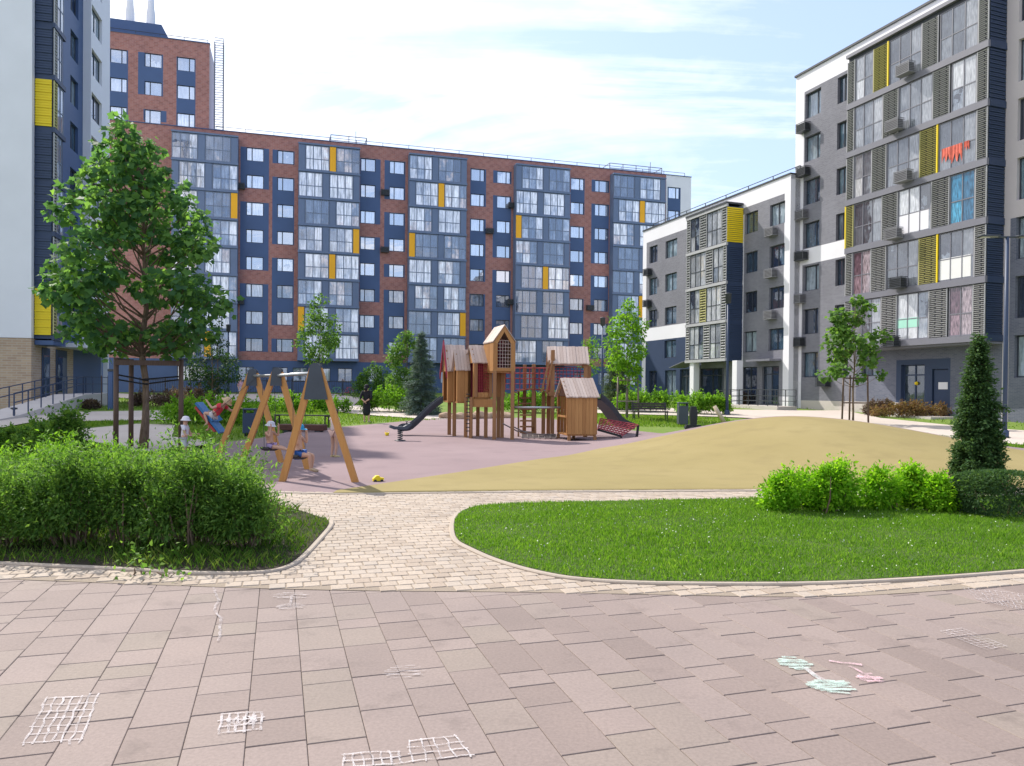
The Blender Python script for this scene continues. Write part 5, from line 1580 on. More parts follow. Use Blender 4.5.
def curve(pts, n=14):
    out = []
    for i in range(n + 1):
        t = i / n * (len(pts) - 1); k = min(int(t), len(pts) - 2); f = t - k; p0, p1, p2, p3 = (Vector(pts[max(0, min(len(pts) - 1, k + q))]) for q in (-1, 0, 1, 2))
        out.append(.5 * ((2 * p1) + (p2 - p0) * f + (2 * p0 - 5 * p1 + 4 * p2 - p3) * f * f + (3 * p1 - p0 - 3 * p2 + p3) * f ** 3))
    return out


slide(curve([(bx(442, 26.1), .9, zz(402, 26)), (bx(430, 26), .85, zz(411, 26)), (bx(412, 25.8), .7, .28), (bx(402, 25.6), .55, .2), (bx(398, 25.5), .5, .12)]))
slide(curve([(bx(594, 27.2), 1.6, zz(398, 27)), (bx(604, 27.5), 1.9, zz(407, 27.3)), (bx(615, 28), 2.4, .45), (bx(624, 28.3), 2.8, .25), (bx(628, 28.5), 3.0, .2)]), .6)
# climbing net lying low right of the little house
nb = MB(); A, B_, C_, D_ = (bx(598, 24.6), -.6, .32), (bx(621, 24.6), -.7, .12), (bx(641, 25.6), .9, .42), (bx(600, 26.6), 1.2, .62)
net(nb, A, B_, C_, D_, 9, 7, .022); no = nb.build('climbing_net', NETR, cf)
mb = MB(); mb.beam(A, B_, .07, .07); mb.beam((B_[0], B_[1], -.02), B_, .06, .06); mb.beam((C_[0] - .05, C_[1], -.02), C_, .08, .08); mb.build('net_frame', BLACK, no)

# little boarded house in front
yh = 23.6; xa6, xb6 = at(568, 400, yh).x, at(597, 400, yh).x; ph_ = empty('playhouse', (xa6, yh, 0), 0, 'small boarded playhouse with a pale pitched roof and open doorway, right of the towers', 'playhouse')
w6 = xb6 - xa6; dxs = at(557, 400, yh + 1.3).x - xa6
mb = MB(); z0, ze, zr = .22, zz(395, yh) - .02, zz(378.5, yh + .6)
sk = dxs   # its side wall runs back and to the left
def skx(y): return sk * y / 1.3
boards(mb, (0, 0), (w6, 0), z0, ze); boards(mb, (w6 + sk, 1.3), (sk, 1.3), z0, ze); boards(mb, (w6, 0), (w6 + sk, 1.3), z0, ze)
for i in range(8):
    ya, yb = 1.3 * i / 8, 1.3 * (i + 1) / 8; mid = (ya + yb) / 2; zt = zr - (zr - ze) * abs(mid - .65) / .65; lo = z0 if i in (0, 7) else (zt - .12 if 1 <= i <= 6 else z0)
    mb.beam((skx(mid), mid, lo), (skx(mid), mid, zt), 1.3 / 8 - .006, .03, up=(1, 0, 0))
mb.add([(0.02, .02, z0), (w6 - .02, .02, z0), (w6 + sk - .02, 1.28, z0), (sk + .02, 1.28, z0), (0.02, .02, z0 - .05), (w6 - .02, .02, z0 - .05), (w6 + sk - .02, 1.28, z0 - .05), (sk + .02, 1.28, z0 - .05)], [(0, 1, 2, 3), (7, 6, 5, 4), (0, 4, 5, 1), (1, 5, 6, 2), (2, 6, 7, 3), (3, 7, 4, 0)])
mb.build('wall', W_PLK, ph_)
mb = MB(); n = 11; ov = .07
for sgn in (0, 1):
    for i in range(n):
        f0, f1 = i / n, (i + 1) / n - .006; L = w6 + 2 * ov; ye = -ov if sgn == 0 else 1.3 + ov
        def pt(f, y, z): return (-ov + L * f + skx(y), y, z)
        j = .006 * (i * 5 % 3); a = [pt(f0, ye, ze - .05 + j), pt(f1, ye, ze - .05 + j), pt(f1, .65, zr + j), pt(f0, .65, zr + j)]
        mb.add(a + [(x, y, z + .035) for x, y, z in a], [(3, 2, 1, 0), (4, 5, 6, 7), (0, 1, 5, 4), (2, 3, 7, 6), (1, 2, 6, 5), (3, 0, 4, 7)])
mb.build('roof', W_ROOF, ph_)
for x, y in ((.05, .05), (w6 - .05, .05), (w6 / 2 + sk * .7, 1.0), (sk + .05, 1.22)): mb = MB(); mb.bbox(x - .05, x + .05, y - .05, y + .05, -.02, z0 - .051, .01); mb.build('leg', W_POST, ph_)
mb = MB(); mb.beam((skx(.2), .2, z0 + .55), (skx(1.1), 1.1, z0 + .55), .03, .06); mb.build('door_rail', W_PLK, ph_)

# spring rockers, toys
def spring(mb, h, r=.075): mb.tube([(math.cos(t * .9) * r, math.sin(t * .9) * r, .03 + h * t / 42) for t in range(43)], .014, 6)


b = gp(400, 441); rk = empty('spring_rocker', b, .3, 'small grey spring rocker in front of the left slide', 'spring rocker')
mb = MB(); spring(mb, .34); mb.lathe([(0, 0), (.17, 0), (.17, .03), (0, .035)], n=14); mb.build('spring', DGREY, rk, True)
mb = MB(); mb.prism([(-.34, .42), (-.2, .36), (.2, .36), (.36, .5), (.3, .56), (.1, .44), (-.15, .45), (-.3, .5)], -.11, .11); mb.build('seat', PLATE, rk)
mb = MB(); mb.tube([(.2, -.2, .6), (.2, .2, .6)], .016, 6); mb.tube([(.2, 0, .42), (.2, 0, .6)], .016, 6); mb.build('handle', DGREY, rk)
b = gp(693, 432); b.z += mound(b.x, b.y) + .02; rk = empty('spring_rocker', b, 0, 'black upright spring rocker beside the grey bin', 'spring rocker')
mb = MB(); spring(mb, .2, .1); mb.lathe([(0, 0), (.33, 0), (.32, .12), (.2, .2), (0, .22)], n=14); mb.build('spring', BLACK, rk, True)
mb = MB(); mb.prism([(-.12, .2), (.12, .2), (.16, .75), (.1, .98), (-.1, .98), (-.14, .7)], -.09, .09); mb.prism([(-.34, .12), (.34, .12), (.28, .26), (-.28, .26)], -.14, .14); mb.build('seat', BLACK, rk)
b = gp(378, 482); ty = empty('toy_truck', b, .4, 'small yellow toy truck lying at the edge of the ochre surface', 'toy'); ty.scale = (.7, .7, .7)
mb = MB(); mb.prism([(-.13, .03), (.12, .03), (.14, .1), (.04, .12), (.02, .16), (-.05, .16), (-.13, .09)], -.06, .06); mb.build('body', YELLOW, ty)
for x in (-.08, .08):
    for y in (-.065, .065): mb = MB(); mb.prism([(x + .035 * math.cos(t * .785), .035 + .035 * math.sin(t * .785)) for t in range(8)], y - .012, y + .012); mb.build('wheel', BLACK, ty)
b = gp(387, 436); ty = empty('toy_bucket', b, 0, 'tiny yellow toy bucket beyond the spring rocker', 'toy'); ty.scale = (.6, .6, .6)
mb = MB(); mb.lathe([(0, .0), (.09, .0), (.13, .2), (.12, .2), (.085, .015), (0, .015)], n=14); mb.build('bucket', YELLOW, ty, True)
mb = MB(); mb.tube([(.12 * math.cos(t * .52), 0, .2 + .12 * math.sin(t * .52)) for t in range(7)], .008, 5); mb.build('handle', ORANGE, ty)
# sandals, rocks, plank
ROCK = paint('sandstone', (.36, .25, .17), .9, .25, 4, .6)
rnd = random.Random(4)
for i, (px, py) in enumerate(((447, 418), (459, 419), (470, 419), (481, 418.5), (493, 418), (506, 418))):
    bm = bmesh.new(); bmesh.ops.create_icosphere(bm, subdivisions=3, radius=1)
    from mathutils import noise as mnoise
    sc = (.34 + rnd.random() * .2, .3, .2 + rnd.random() * .1)
    for v in bm.verts:
        k = 1 + .35 * mnoise.noise(v.co * 1.4 + Vector((i * 7, 0, 0))); v.co = Vector((v.co.x * sc[0] * k, v.co.y * sc[1] * k, max(-.1, v.co.z * sc[2] * k)))
    mb = MB(); mb.addbm(bm); o = mb.build('rock', ROCK, None, True, gp(px, py) + Vector((0, 0, .08)))
    tag(o, ('leftmost tan rock of the low row behind the towers', 'second tan rock from the left behind the tower legs', 'third tan rock of the row behind the tower legs', 'flat tan rock fourth in the row behind the towers', 'tan rock near the right end of the row behind the towers', 'rightmost tan rock of the row below the bridge')[i], 'rock', 'tan rocks behind the towers')
a, c = gp(725, 426), gp(713, 416); c = a + Vector((-.45, .1, .25)); mb = MB(); PLB = woodmat('pale_plank', (.36, .28, .2), (.52, .43, .33), 'y')
mb.tube([Vector((a.x, a.y, a.z + .1)), Vector((c.x, c.y, c.z + .62))], [.1, .085], 10); tag(mb.build('log', PLB, None, True), 'pale slanting log between the black rocker and lamp post', 'log')
a = gp(69, 458); mb = MB(); mb.tube([(a.x - .28, a.y, .72), (a.x, a.y, .0)], [.07, .08], 9); tag(mb.build('log', PLB, None, True), 'pale grey leaning log standing in the shrubs at left', 'log')
# ------------------------------------------------------------------ street furniture
def lamp(px, py, h, label, head='post', Y=None):
    b = gp(px, py) if Y is None else Vector((at(px, 400, Y).x, Y, tz(Y))); r = empty('lamp_post', b, 0, label, 'lamp post')
    mb = MB(); mb.tube([(0, 0, -.1), (0, 0, h * .45), (0, 0, h)], [.085, .075, .055], 12); mb.lathe([(.14, 0), (.14, .25), (.1, .3), (.086, .3)], n=12); mb.build('post', NAVY_D, r, True)
    if head == 'tee':
        mb = MB(); mb.beam((-.62, 0, h), (.62, 0, h), .09, .05); mb.build('arm', DGREY, r)
        for s in (-1, 1):
            mb = MB(); mb.bbox(s * .68 - .36, s * .68 + .36, -.15, .15, h - .01, h + .055, .02); o = mb.build('lamp_head', DGREY, r)
            mb = MB(); mb.box(s * .68 - .28, s * .68 + .28, -.11, .11, h - .018, h - .011); mb.build('lens', paint('lamp_lens', (.6, .6, .58), .3, .05), o)
    else:
        mb = MB(); mb.lathe([(.06, h), (.16, h + .05), (.17, h + .5), (.19, h + .52), (.19, h + .58), (0, h + .62)], n=14); mb.build('lamp_head', DGREY, r, True)
    return r


lamp(1004.5, 438, at(1004, 237, gp(1004.5, 438).y).z, 'tall dark lamp post with a flat double head right of the thuja', 'tee')
lamp(727, 415, 6.3, 'dark lamp post in front of the screened bay of the five storey block')
lamp(228, 397, 5.4, 'thin lamp post between the maple and the swing set', Y=60)
lamp(602, 392, 5.6, 'thin lamp post behind the right play tower and its black slide', Y=52)
b = gp(111, 409); r = empty('lamp_post', b, 0, 'short square navy post on the far lawn beside the leftmost maple stake', 'lamp post')
mb = MB(); mb.bbox(-.13, .13, -.13, .13, -.05, 2.15, .015); mb.build('post', NAVY, r); mb = MB(); mb.bbox(-.15, .15, -.15, .15, 2.16, 2.3, .02); mb.build('lamp_head', DGREY, r)
b = gp(106, 406); r = empty('tree_stakes', b, 0, 'pair of thin grey stakes just left of the navy post', 'tree support')
for x in (-.28, .12): mb = MB(); mb.tube([(x, 0, -.05), (x, 0, 1.9)], .035, 7); mb.build('stake', WST, r)
b = gp(14, 418); r = empty('bollard_light', b, 0, 'low dark bollard light on the lawn at the far left', 'bollard')
mb = MB(); mb.lathe([(.05, 0), (.05, .38), (.14, .4), (.14, .47), (0, .49)], n=14); mb.build('post', DGREY, r, True)


def bench(b, L, rz, label, back=True):
    r = empty('park_bench', b, rz, label, 'bench'); SL_ = woodmat('dark_bench_slats', (.03, .026, .026), (.075, .06, .055), 'x')
    for i in range(4): mb = MB(); mb.bbox(-L / 2, L / 2, -.22 + i * .11, -.13 + i * .11, .42, .46, .006); mb.build('slat', SL_, r)
    if back:
        for i in range(3): mb = MB(); mb.bbox(-L / 2, L / 2, .24 + i * .02, .27 + i * .02, .52 + i * .12, .62 + i * .12, .006); mb.build('back_slat', SL_, r)
    for s in (-1, 1):
        mb = MB(); x = s * (L / 2 - .08)
        for y in (-.2, .18): mb.box(x - .025, x + .025, y - .025, y + .025, -.05, .415)
        mb.box(x - .025, x + .025, -.225, .205, .385, .418)
        if back: mb.beam((x, .2, .42), (x, .31, .9), .05, .03)
        mb.build('leg', BLACK, r)
    return r


bench(gp(650, 420.5), 1.75, .05, 'black slatted bench in front of the hedge right of the slide', True)
bench(gp(302, 426), 2.3, -.15, 'dark backless bench behind the middle and near swing frames', False)
r = empty('low_bench', gp(303, 432), -.1, 'low dark timber beam seat in front of the bench behind the swings', 'bench')
mb = MB(); mb.bbox(-.85, .85, -.2, .2, .06, .28, .02); mb.build('beam', woodmat('dark_brown_beam', (.06, .025, .02), (.12, .05, .04), 'x'), r)
for x in (-.6, .6): mb = MB(); mb.box(x - .1, x + .1, -.18, .18, -.03, .059); mb.build('leg', DGREY, r)


def bin_(b, w, h, label, m, rz=0):
    r = empty('litter_bin', b, rz, label, 'litter bin'); mb = MB(); mb.bbox(-w / 2, w / 2, -w / 2, w / 2, .06, h - .16, .015); mb.build('body', m, r)
    mb = MB(); mb.bbox(-w / 2 - .01, w / 2 + .01, -w / 2 - .01, w / 2 + .01, h - .06, h, .015)
    for x in (-1, 1): mb.box(x * (w / 2 - .02) - .015, x * (w / 2 - .02) + .015, -w / 2 + .02, w / 2 - .02, h - .165, h - .055)
    mb.build('lid', m, r); mb = MB(); mb.box(-w / 2 + .05, w / 2 - .05, -w / 2 + .05, w / 2 - .05, -.03, .065); mb.build('foot', BLACK, r); return r


bin_(gp(682.5, 425.5), .42, 1.02, 'square grey litter bin between the black bench and black rocker', PLATE)
bin_(gp(250, 435), .40, .9, 'dark grey litter bin seen between the far and middle swing frames', NAVY_D, .1)
bin_(gp(932, 408), .62, 1.25, 'brown grey litter bin by the door of the tallest grey block', paint('taupe_metal', (.16, .14, .14), .5, .1, 2), -1.2)


def bicycle(b, rz, label, m, lean=.1):
    r = empty('bicycle', b, rz, label, 'bicycle'); R = .33
    for x in (-.52, .52):
        mb = MB(); mb.tube([(x + R * math.cos(t * .3142), 0, R + R * math.sin(t * .3142)) for t in range(21)], .022, 5, cap=False)
        w = mb.build('wheel', BLACK, r); mb = MB()
        for k in range(8): mb.tube([(x, 0, R), (x + R * math.cos(k * .785), 0, R + R * math.sin(k * .785))], .004, 3)
        mb.build('spokes', STEEL, w)
    mb = MB()
    A, Bk, C, D, E = (-.52, 0, R), (-.06, 0, .3), (-.2, 0, .82), (.36, 0, .84), (.52, 0, R)
    for p, q in ((A, Bk), (A, C), (Bk, C), (C, D), (Bk, D), (D, E)): mb.tube([p, q], .02, 6)
    mb.build('frame', m, r)
    mb = MB(); mb.tube([C, (-.23, 0, .92)], .014, 5); mb.prism([(-.36, .92), (-.1, .94), (-.1, .97), (-.36, .98)], -.06, .06); mb.build('saddle', BLACK, r)
    mb = MB(); mb.tube([D, (.33, 0, 1.0)], .014, 5); mb.tube([(.28, -.28, 1.02), (.33, 0, 1.0), (.28, .28, 1.02)], .014, 5); mb.build('handlebar', BLACK, r)
    return r


GRN = paint('green_paint', (.10, .34, .10), .4, .1); REDP = paint('red_paint', (.4, .05, .06), .4, .1); TEAL = paint('teal_paint', (.10, .28, .26), .4, .1)
bicycle((at(336, 396, 72).x, 72, tz(72)), .2, 'green bicycle parked at the fence before the brick block', GRN)
bicycle((at(349, 396, 73).x, 73, tz(73)), -.4, 'red bicycle parked beside the green one at the fence', REDP)
bicycle((at(356, 396, 74).x, 74, tz(74)), .9, 'dark bicycle at the right end of the fence bicycles', DGREY)
bicycle(gp(866, 403), -1.1, 'teal bicycle leaning by the wall behind the staked tree', TEAL)
bicycle(gp(881, 403.5), -1.5, 'grey bicycle right of the teal one under the grey wall', GREYM)
bicycle(gp(955, 407.5), -1.2, 'dark bicycle beside the notice door and thuja tip', DGREY)

# fences and ramps
f = empty('metal_fence', (at(240, 390, 74).x, 74, tz(74)), 0, 'long black metal picket fence in front of the brick block', 'fence'); fo = f.location
x0, x1 = at(140, 390, 74).x - fo.x, at(420, 390, 74).x - fo.x
mb = MB(); n = int((x1 - x0) / .17)
for i in range(n): x = x0 + i * .17; mb.box(x - .014, x + .014, -.012, .012, .08, 1.5)
for z in (.2, 1.35): mb.box(x0, x1, .013, .05, z, z + .05)
mb.build('picket_panel', BLACK, f)
for i in range(int((x1 - x0) / 2.5) + 1): mb = MB(); x = x0 + i * 2.5; mb.box(x - .035, x + .035, -.035, .035, -.1, 1.62); mb.build('post', BLACK, f)
rp = empty('entrance_ramp', (*(FL.p + FL.ux * -10 + FL.uy * -1.2), .1), FL.ang, 'concrete ramp with dark handrails along the tan brick base at left', 'ramp')
mb = MB(); RX = [(-6, -.1), (0, .12), (10, 1.02), (16, 1.06)]
for (a, za), (b, zb2) in zip(RX, RX[1:]):
    mb.add([(a, -1.6, -.5), (b, -1.6, -.5), (b, 0, -.5), (a, 0, -.5), (a, -1.6, za), (b, -1.6, zb2), (b, 0, zb2), (a, 0, za)], [(3, 2, 1, 0), (4, 5, 6, 7), (0, 1, 5, 4), (1, 2, 6, 5), (2, 3, 7, 6), (3, 0, 4, 7)])
mb.build('slab', CONC, rp)
for dy in (-1.5, -.1):
    mb = MB(); railing(mb, [(0, dy, .1), (10, dy, 1.0), (15.5, dy, 1.03)], 1.05, 1.6, .024, (1.0, .6)); mb.build('railing', NAVY_D, rp)
f = empty('railing', gp(95, 395), -.1, 'short dark railing by the far entrance left of the navy post', 'railing')
mb = MB(); railing(mb, [(-2.0, 0, 0), (2.2, 0, 0)], 1.15, 1.0, .025, (1.0, .7, .4)); mb.build('rails', NAVY_D, f)

# ------------------------------------------------------------------ people
SKIN = paint('skin', (.52, .31, .22), .55, .06, 6, spec=.3); HAIR_D = paint('dark_hair', (.03, .02, .015), .6, .2, 20); HAIR_B = paint('blond_hair', (.34, .22, .11), .6, .2, 20)


def skinned(name, P, E, Rd, m, parent, sub=2, root=0):
    me = bpy.data.meshes.new(name); me.from_pydata([tuple(p) for p in P], E, []); o = bpy.data.objects.new(name, me); COL.objects.link(o)
    md = o.modifiers.new('skin', 'SKIN'); md.use_smooth_shade = True
    for i, r in enumerate(Rd):
        sv = me.skin_vertices[0].data[i]; sv.radius = r if hasattr(r, '__len__') else (r, r); sv.use_root = i == root
    s = o.modifiers.new('sub', 'SUBSURF'); s.levels = sub; s.render_levels = sub
    dg = bpy.context.evaluated_depsgraph_get(); dg.update()
    nm = bpy.data.meshes.new_from_object(o.evaluated_get(dg)); nm.materials.clear(); nm.materials.append(m)
    bpy.data.objects.remove(o); bpy.data.meshes.remove(me); nm.name = name
    nm.polygons.foreach_set('use_smooth', [True] * len(nm.polygons))
    return copy_mesh(name, nm, parent)


def person(loc, rz, h, J, label, child=True):
    """J: joints as fractions of the height, x forward, y to the left, z up from the base; limbs named l/r"""
    root = empty('person', loc, rz, label, 'person'); V = {k: Vector(v) * h for k, v in J.items()}
    hd = h * (.075 if child else .062)
    names, P, E, Rd = [], [], [], []

    def add(n, p, r, par=None):
        names.append(n); P.append(p); Rd.append(r)
        if par is not None: E.append((names.index(par), len(P) - 1))
    k = h
    add('pelvis', V['pelvis'], (.062 * k, .075 * k))
    add('waist', V['pelvis'].lerp(V['chest'], .5), (.052 * k, .065 * k), 'pelvis'); add('chest', V['chest'], (.062 * k, .085 * k), 'waist')
    add('neck', V['chest'].lerp(V['head'], .45), .03 * k, 'chest')
    up = (V['head'] - V['chest']).normalized()
    add('jaw', V['head'] - up * hd * .45, (hd * .72, hd * .66), 'neck'); add('brow', V['head'] + up * hd * .35, (hd * .98, hd * .86), 'jaw'); add('top', V['head'] + up * hd * .95, (hd * .62, hd * .6), 'brow')
    for s in 'lr':
        add('sh' + s, V['sh' + s], .036 * k, 'chest'); add('el' + s, V['el' + s], .026 * k, 'sh' + s); add('wr' + s, V['wr' + s], .018 * k, 'el' + s)
        d = (V['wr' + s] - V['el' + s]).normalized(); side = d.cross(Vector((0, 0, 1))); side = side.normalized() if side.length > .1 else Vector((0, 1, 0)); pal = side.cross(d)
        add('pa' + s, V['wr' + s] + d * .045 * k, (.018 * k, .012 * k), 'wr' + s)
        for f, (o, ln) in enumerate(((-.014, .034), (-.005, .042), (.005, .04), (.014, .03))):
            a = V['wr' + s] + d * .06 * k + side * o * k; add(f'f{f}a{s}', a + d * ln * .4 * k, .0058 * k, 'pa' + s); add(f'f{f}b{s}', a + d * ln * .75 * k - pal * .014 * k, .0048 * k, f'f{f}a{s}')
        add('th' + s, V['wr' + s] + d * .03 * k + side * (-.026 * k), .0065 * k, 'wr' + s); add('th2' + s, V['wr' + s] + d * .052 * k + side * (-.03 * k) - pal * .008 * k, .0052 * k, 'th' + s)
        add('hip' + s, V['hip' + s], .052 * k, 'pelvis'); add('kn' + s, V['kn' + s], .034 * k, 'hip' + s)
        add('ca' + s, V['kn' + s].lerp(V['an' + s], .35), .033 * k, 'kn' + s); add('an' + s, V['an' + s], .02 * k, 'ca' + s); add('he' + s, V['an' + s] + (V['to' + s] - V['an' + s]) * .25 + (V['an' + s] - V['kn' + s]).normalized() * .018 * k, .02 * k, 'an' + s); add('to' + s, V['to' + s], (.018 * k, .013 * k), 'he' + s)
    body = skinned('body', P, E, Rd, SKIN, root)
    root['_j'] = 0
    del root['_j']
    # face
    f = Vector((1, 0, 0)); f = (f - up * f.dot(up)).normalized(); lft = up.cross(f)
    if 'face' in J: f = Vector(J['face']).normalized(); f = (f - up * f.dot(up)).normalized(); lft = up.cross(f)
    c = V['head'] + up * hd * .05
    mb = MB(); mb.ball(c + f * hd * .93 - up * hd * .12, (hd * .13, hd * .1, hd * .13), 0, 1); mb.build('nose', SKIN, root, True)
    for s in (-1, 1):
        mb = MB(); mb.ball(c + f * hd * .84 + lft * (s * hd * .34) + up * hd * .1, hd * .1, 0, 1); mb.build('eye', HAIR_D, root, True)
        mb = MB(); mb.ball(c + lft * (s * hd * .9), (hd * .16, hd * .1, hd * .22), 0, 1); mb.build('ear', SKIN, root, True)
    mb = MB(); mb.ball(c + f * hd * .82 - up * hd * .42, (hd * .08, hd * .22, hd * .05), 0, 1); mb.build('mouth', paint('lips', (.4, .16, .14), .5), root, True)
    return root, V, c, hd, up, f, lft


def wear(root, V, name, chain, m, sub=2):
    P, E, Rd = [], [], []
    for p, r, par in chain: 
        P.append(p); Rd.append(r)
        if par is not None: E.append((par, len(P) - 1))
    return skinned(name, P, E, Rd, m, root, sub)


def shirt(root, V, h, m, sleeve=.5, name='shirt', k=1.18):
    ch = [(V['pelvis'], (.066 * h * k, .08 * h * k), None), (V['pelvis'].lerp(V['chest'], .5), (.056 * h * k, .07 * h * k), 0), (V['chest'], (.062 * h * k, .085 * h * k), 1), (V['chest'].lerp(V['head'], .28), .036 * h * k, 2)]
    for s in 'lr':
        n = len(ch); ch.append((V['sh' + s], .04 * h * k, 2)); ch.append((V['sh' + s].lerp(V['el' + s], sleeve), .032 * h * k, n))
    return wear(root, V, name, ch, m)


def shorts(root, V, h, m, ln=.5, name='shorts', k=1.2):
    ch = [(V['pelvis'] + (V['chest'] - V['pelvis']) * .1, (.062 * h * k, .075 * h * k), None)]
    for s in 'lr': n = len(ch); ch.append((V['hip' + s], .054 * h * k, 0)); ch.append((V['hip' + s].lerp(V['kn' + s], ln), .046 * h * k, n))
    return wear(root, V, name, ch, m)


def hat(root, c, hd, up, f, m, brim=1.5, name='sun_hat', cap=False):
    mb = MB(); q = up.to_track_quat('Z', 'X').to_matrix().to_4x4(); n = 18
    prof = [(0, 1.28), (.55, 1.22), (.9, .95), (1.08, .45), (1.12, .25)] + ([(brim, .02), (brim + .02, -.03), (1.1, .2)] if not cap else [(1.05, .24)])
    mb.lathe([(r * hd, z * hd) for r, z in prof], n=n)
    o = mb.build(name, m, root, True); o.matrix_local = Matrix.Translation(c) @ q
    if cap:
        mb = MB(); lf = up.cross(f); pts = []
        for i in range(7): a = -1.0 + i / 3; pts.append((a, .25)); 
        for z in (0, .06): pass
        vs = []
        for i in range(7): a = -1.1 + i * 2.2 / 6; d = f * math.cos(a) + lf * math.sin(a); vs.append(c + d * hd * 1.06 + up * hd * .3); vs.append(c + d * hd * (1.06 + .75 * math.cos(a * .9)) + up * hd * .18)
        vs2 = [v + up * hd * .07 for v in vs]; fs = []
        for i in range(6): a = 2 * i; fs += [(a, a + 2, a + 3, a + 1), (a + 14, a + 15, a + 17, a + 16), (a + 1, a + 3, a + 17, a + 15)]
        mb.add(vs + vs2, fs); mb.build('cap_peak', m, root)
    return o


def hair(root, c, hd, up, f, m, long=0.0):
    mb = MB(); bm = bmesh.new(); bmesh.ops.create_icosphere(bm, subdivisions=3, radius=1); lf = up.cross(f)
    for v in list(bm.verts):
        a = v.co.copy(); v.co = c + up * hd * .12 + (f * a.x * 1.0 + lf * a.y * 1.02) * hd * 1.02 + up * a.z * hd * 1.1 - f * hd * .08
    dl = [v for v in bm.verts if (v.co - c).dot(f) > hd * .45 and (v.co - c).dot(up) < hd * .55 or (v.co - c).dot(up) < -hd * .55]
    bmesh.ops.delete(bm, geom=dl, context='VERTS'); mb.addbm(bm)
    if long: mb.tube([c - f * hd * .8, c - f * hd * 1.0 - up * hd * .9, c - f * hd * .9 - up * hd * (1 + long)], [hd * .75, hd * .7, hd * .25], 9)
    return mb.build('hair', m, root, True)


def shoes(root, V, h, m):
    for s in 'lr':
        d = (V['to' + s] - V['an' + s]).normalized(); a = V['an' + s]; t = V['to' + s]
        mb = MB(); mb.tube([a.lerp(t, -.15) - Vector((0, 0, .006)), a.lerp(t, .4), t + d * .02 * h], [.026 * h, .027 * h, .02 * h], 8); mb.build('shoe', m, root, True)


STAND = dict(pelvis=(0, 0, .52), chest=(.01, 0, .74), head=(.02, 0, .915), shl=(0, .115, .79), shr=(0, -.115, .79), ell=(-.02, .15, .62), elr=(-.02, -.15, .62), wrl=(.03, .15, .48), wrr=(.03, -.15, .48),
             hipl=(0, .055, .5), hipr=(0, -.055, .5), knl=(.015, .06, .27), knr=(.015, -.06, .27), anl=(-.01, .06, .035), anr=(-.01, -.06, .035), tol=(.09, .07, .012), tor=(.09, -.07, .012))
SIT = dict(pelvis=(0, 0, .0), chest=(-.03, 0, .22), head=(.0, 0, .40), shl=(-.03, .115, .27), shr=(-.03, -.115, .27), ell=(.06, .16, .17), elr=(.06, -.16, .17), wrl=(.05, .17, .33), wrr=(.05, -.17, .33),
           hipl=(.03, .055, -.01), hipr=(.03, -.055, -.01), knl=(.22, .06, -.02), knr=(.22, -.06, -.02), anl=(.2, .06, -.25), anr=(.24, -.06, -.24), tol=(.29, .07, -.28), tor=(.33, -.07, -.27))
# boy on the near swing
hY = 13.4; h = 1.08; s0 = at(299, 452, hY); A0 = frames[0][0].lerp(frames[1][0], .32) + Vector((0, 0, -.1)); A0 = Vector((s0.x, s0.y, A0.z))
swing_seat(A0, s0 + Vector((0, 0, -.11)), .42, (.25, 1, 0), 'plain dark swing seat under the boy in the blue cap', BLACK)
rt_, V, c, hd, up, f, lf = person(s0 + Vector((0, 0, -.03)), -.2, h, SIT, 'child in a blue cap and blue shorts sitting on the near swing')
shorts(rt_, V, h, paint('blue_cloth', (.03, .10, .33), .8, .1, 9), .6); hat(rt_, c, hd, up, f, paint('bright_blue_cloth', (.03, .27, .48), .8, .08, 9), cap=True, name='cap'); shoes(rt_, V, h, paint('tan_sandal', (.42, .31, .2), .7, .1))
# girl in the white hat on the middle swing
hY = 14.9; h = 1.0; s0 = at(270.5, 445, hY); A0 = Vector((s0.x - .05, s0.y, 1.82))
swing_seat(A0, s0 + Vector((0, 0, -.1)), .4, (.3, 1, 0), 'plain dark swing seat under the child in the pale checked hat', BLACK)
J = dict(SIT); J.update(anl=(.40, .06, -.10), anr=(.42, -.06, -.06), tol=(.47, .07, -.1), tor=(.49, -.07, -.05), ell=(.08, .15, .2), elr=(.08, -.15, .2), wrl=(.09, .14, .36), wrr=(.09, -.14, .36))
rt_, V, c, hd, up, f, lf = person(s0 + Vector((0, 0, -.02)), -.25, h, J, 'child in a pale checked sun hat on the middle swing')
hat(rt_, c, hd, up, f, paint('pale_checked_cloth', (.62, .64, .72), .8, .25, 14), 1.5); shorts(rt_, V, h, paint('lilac_cloth', (.40, .30, .50), .8, .12, 9), .35); shoes(rt_, V, h, paint('sand_shoe', (.40, .30, .17), .7, .1))
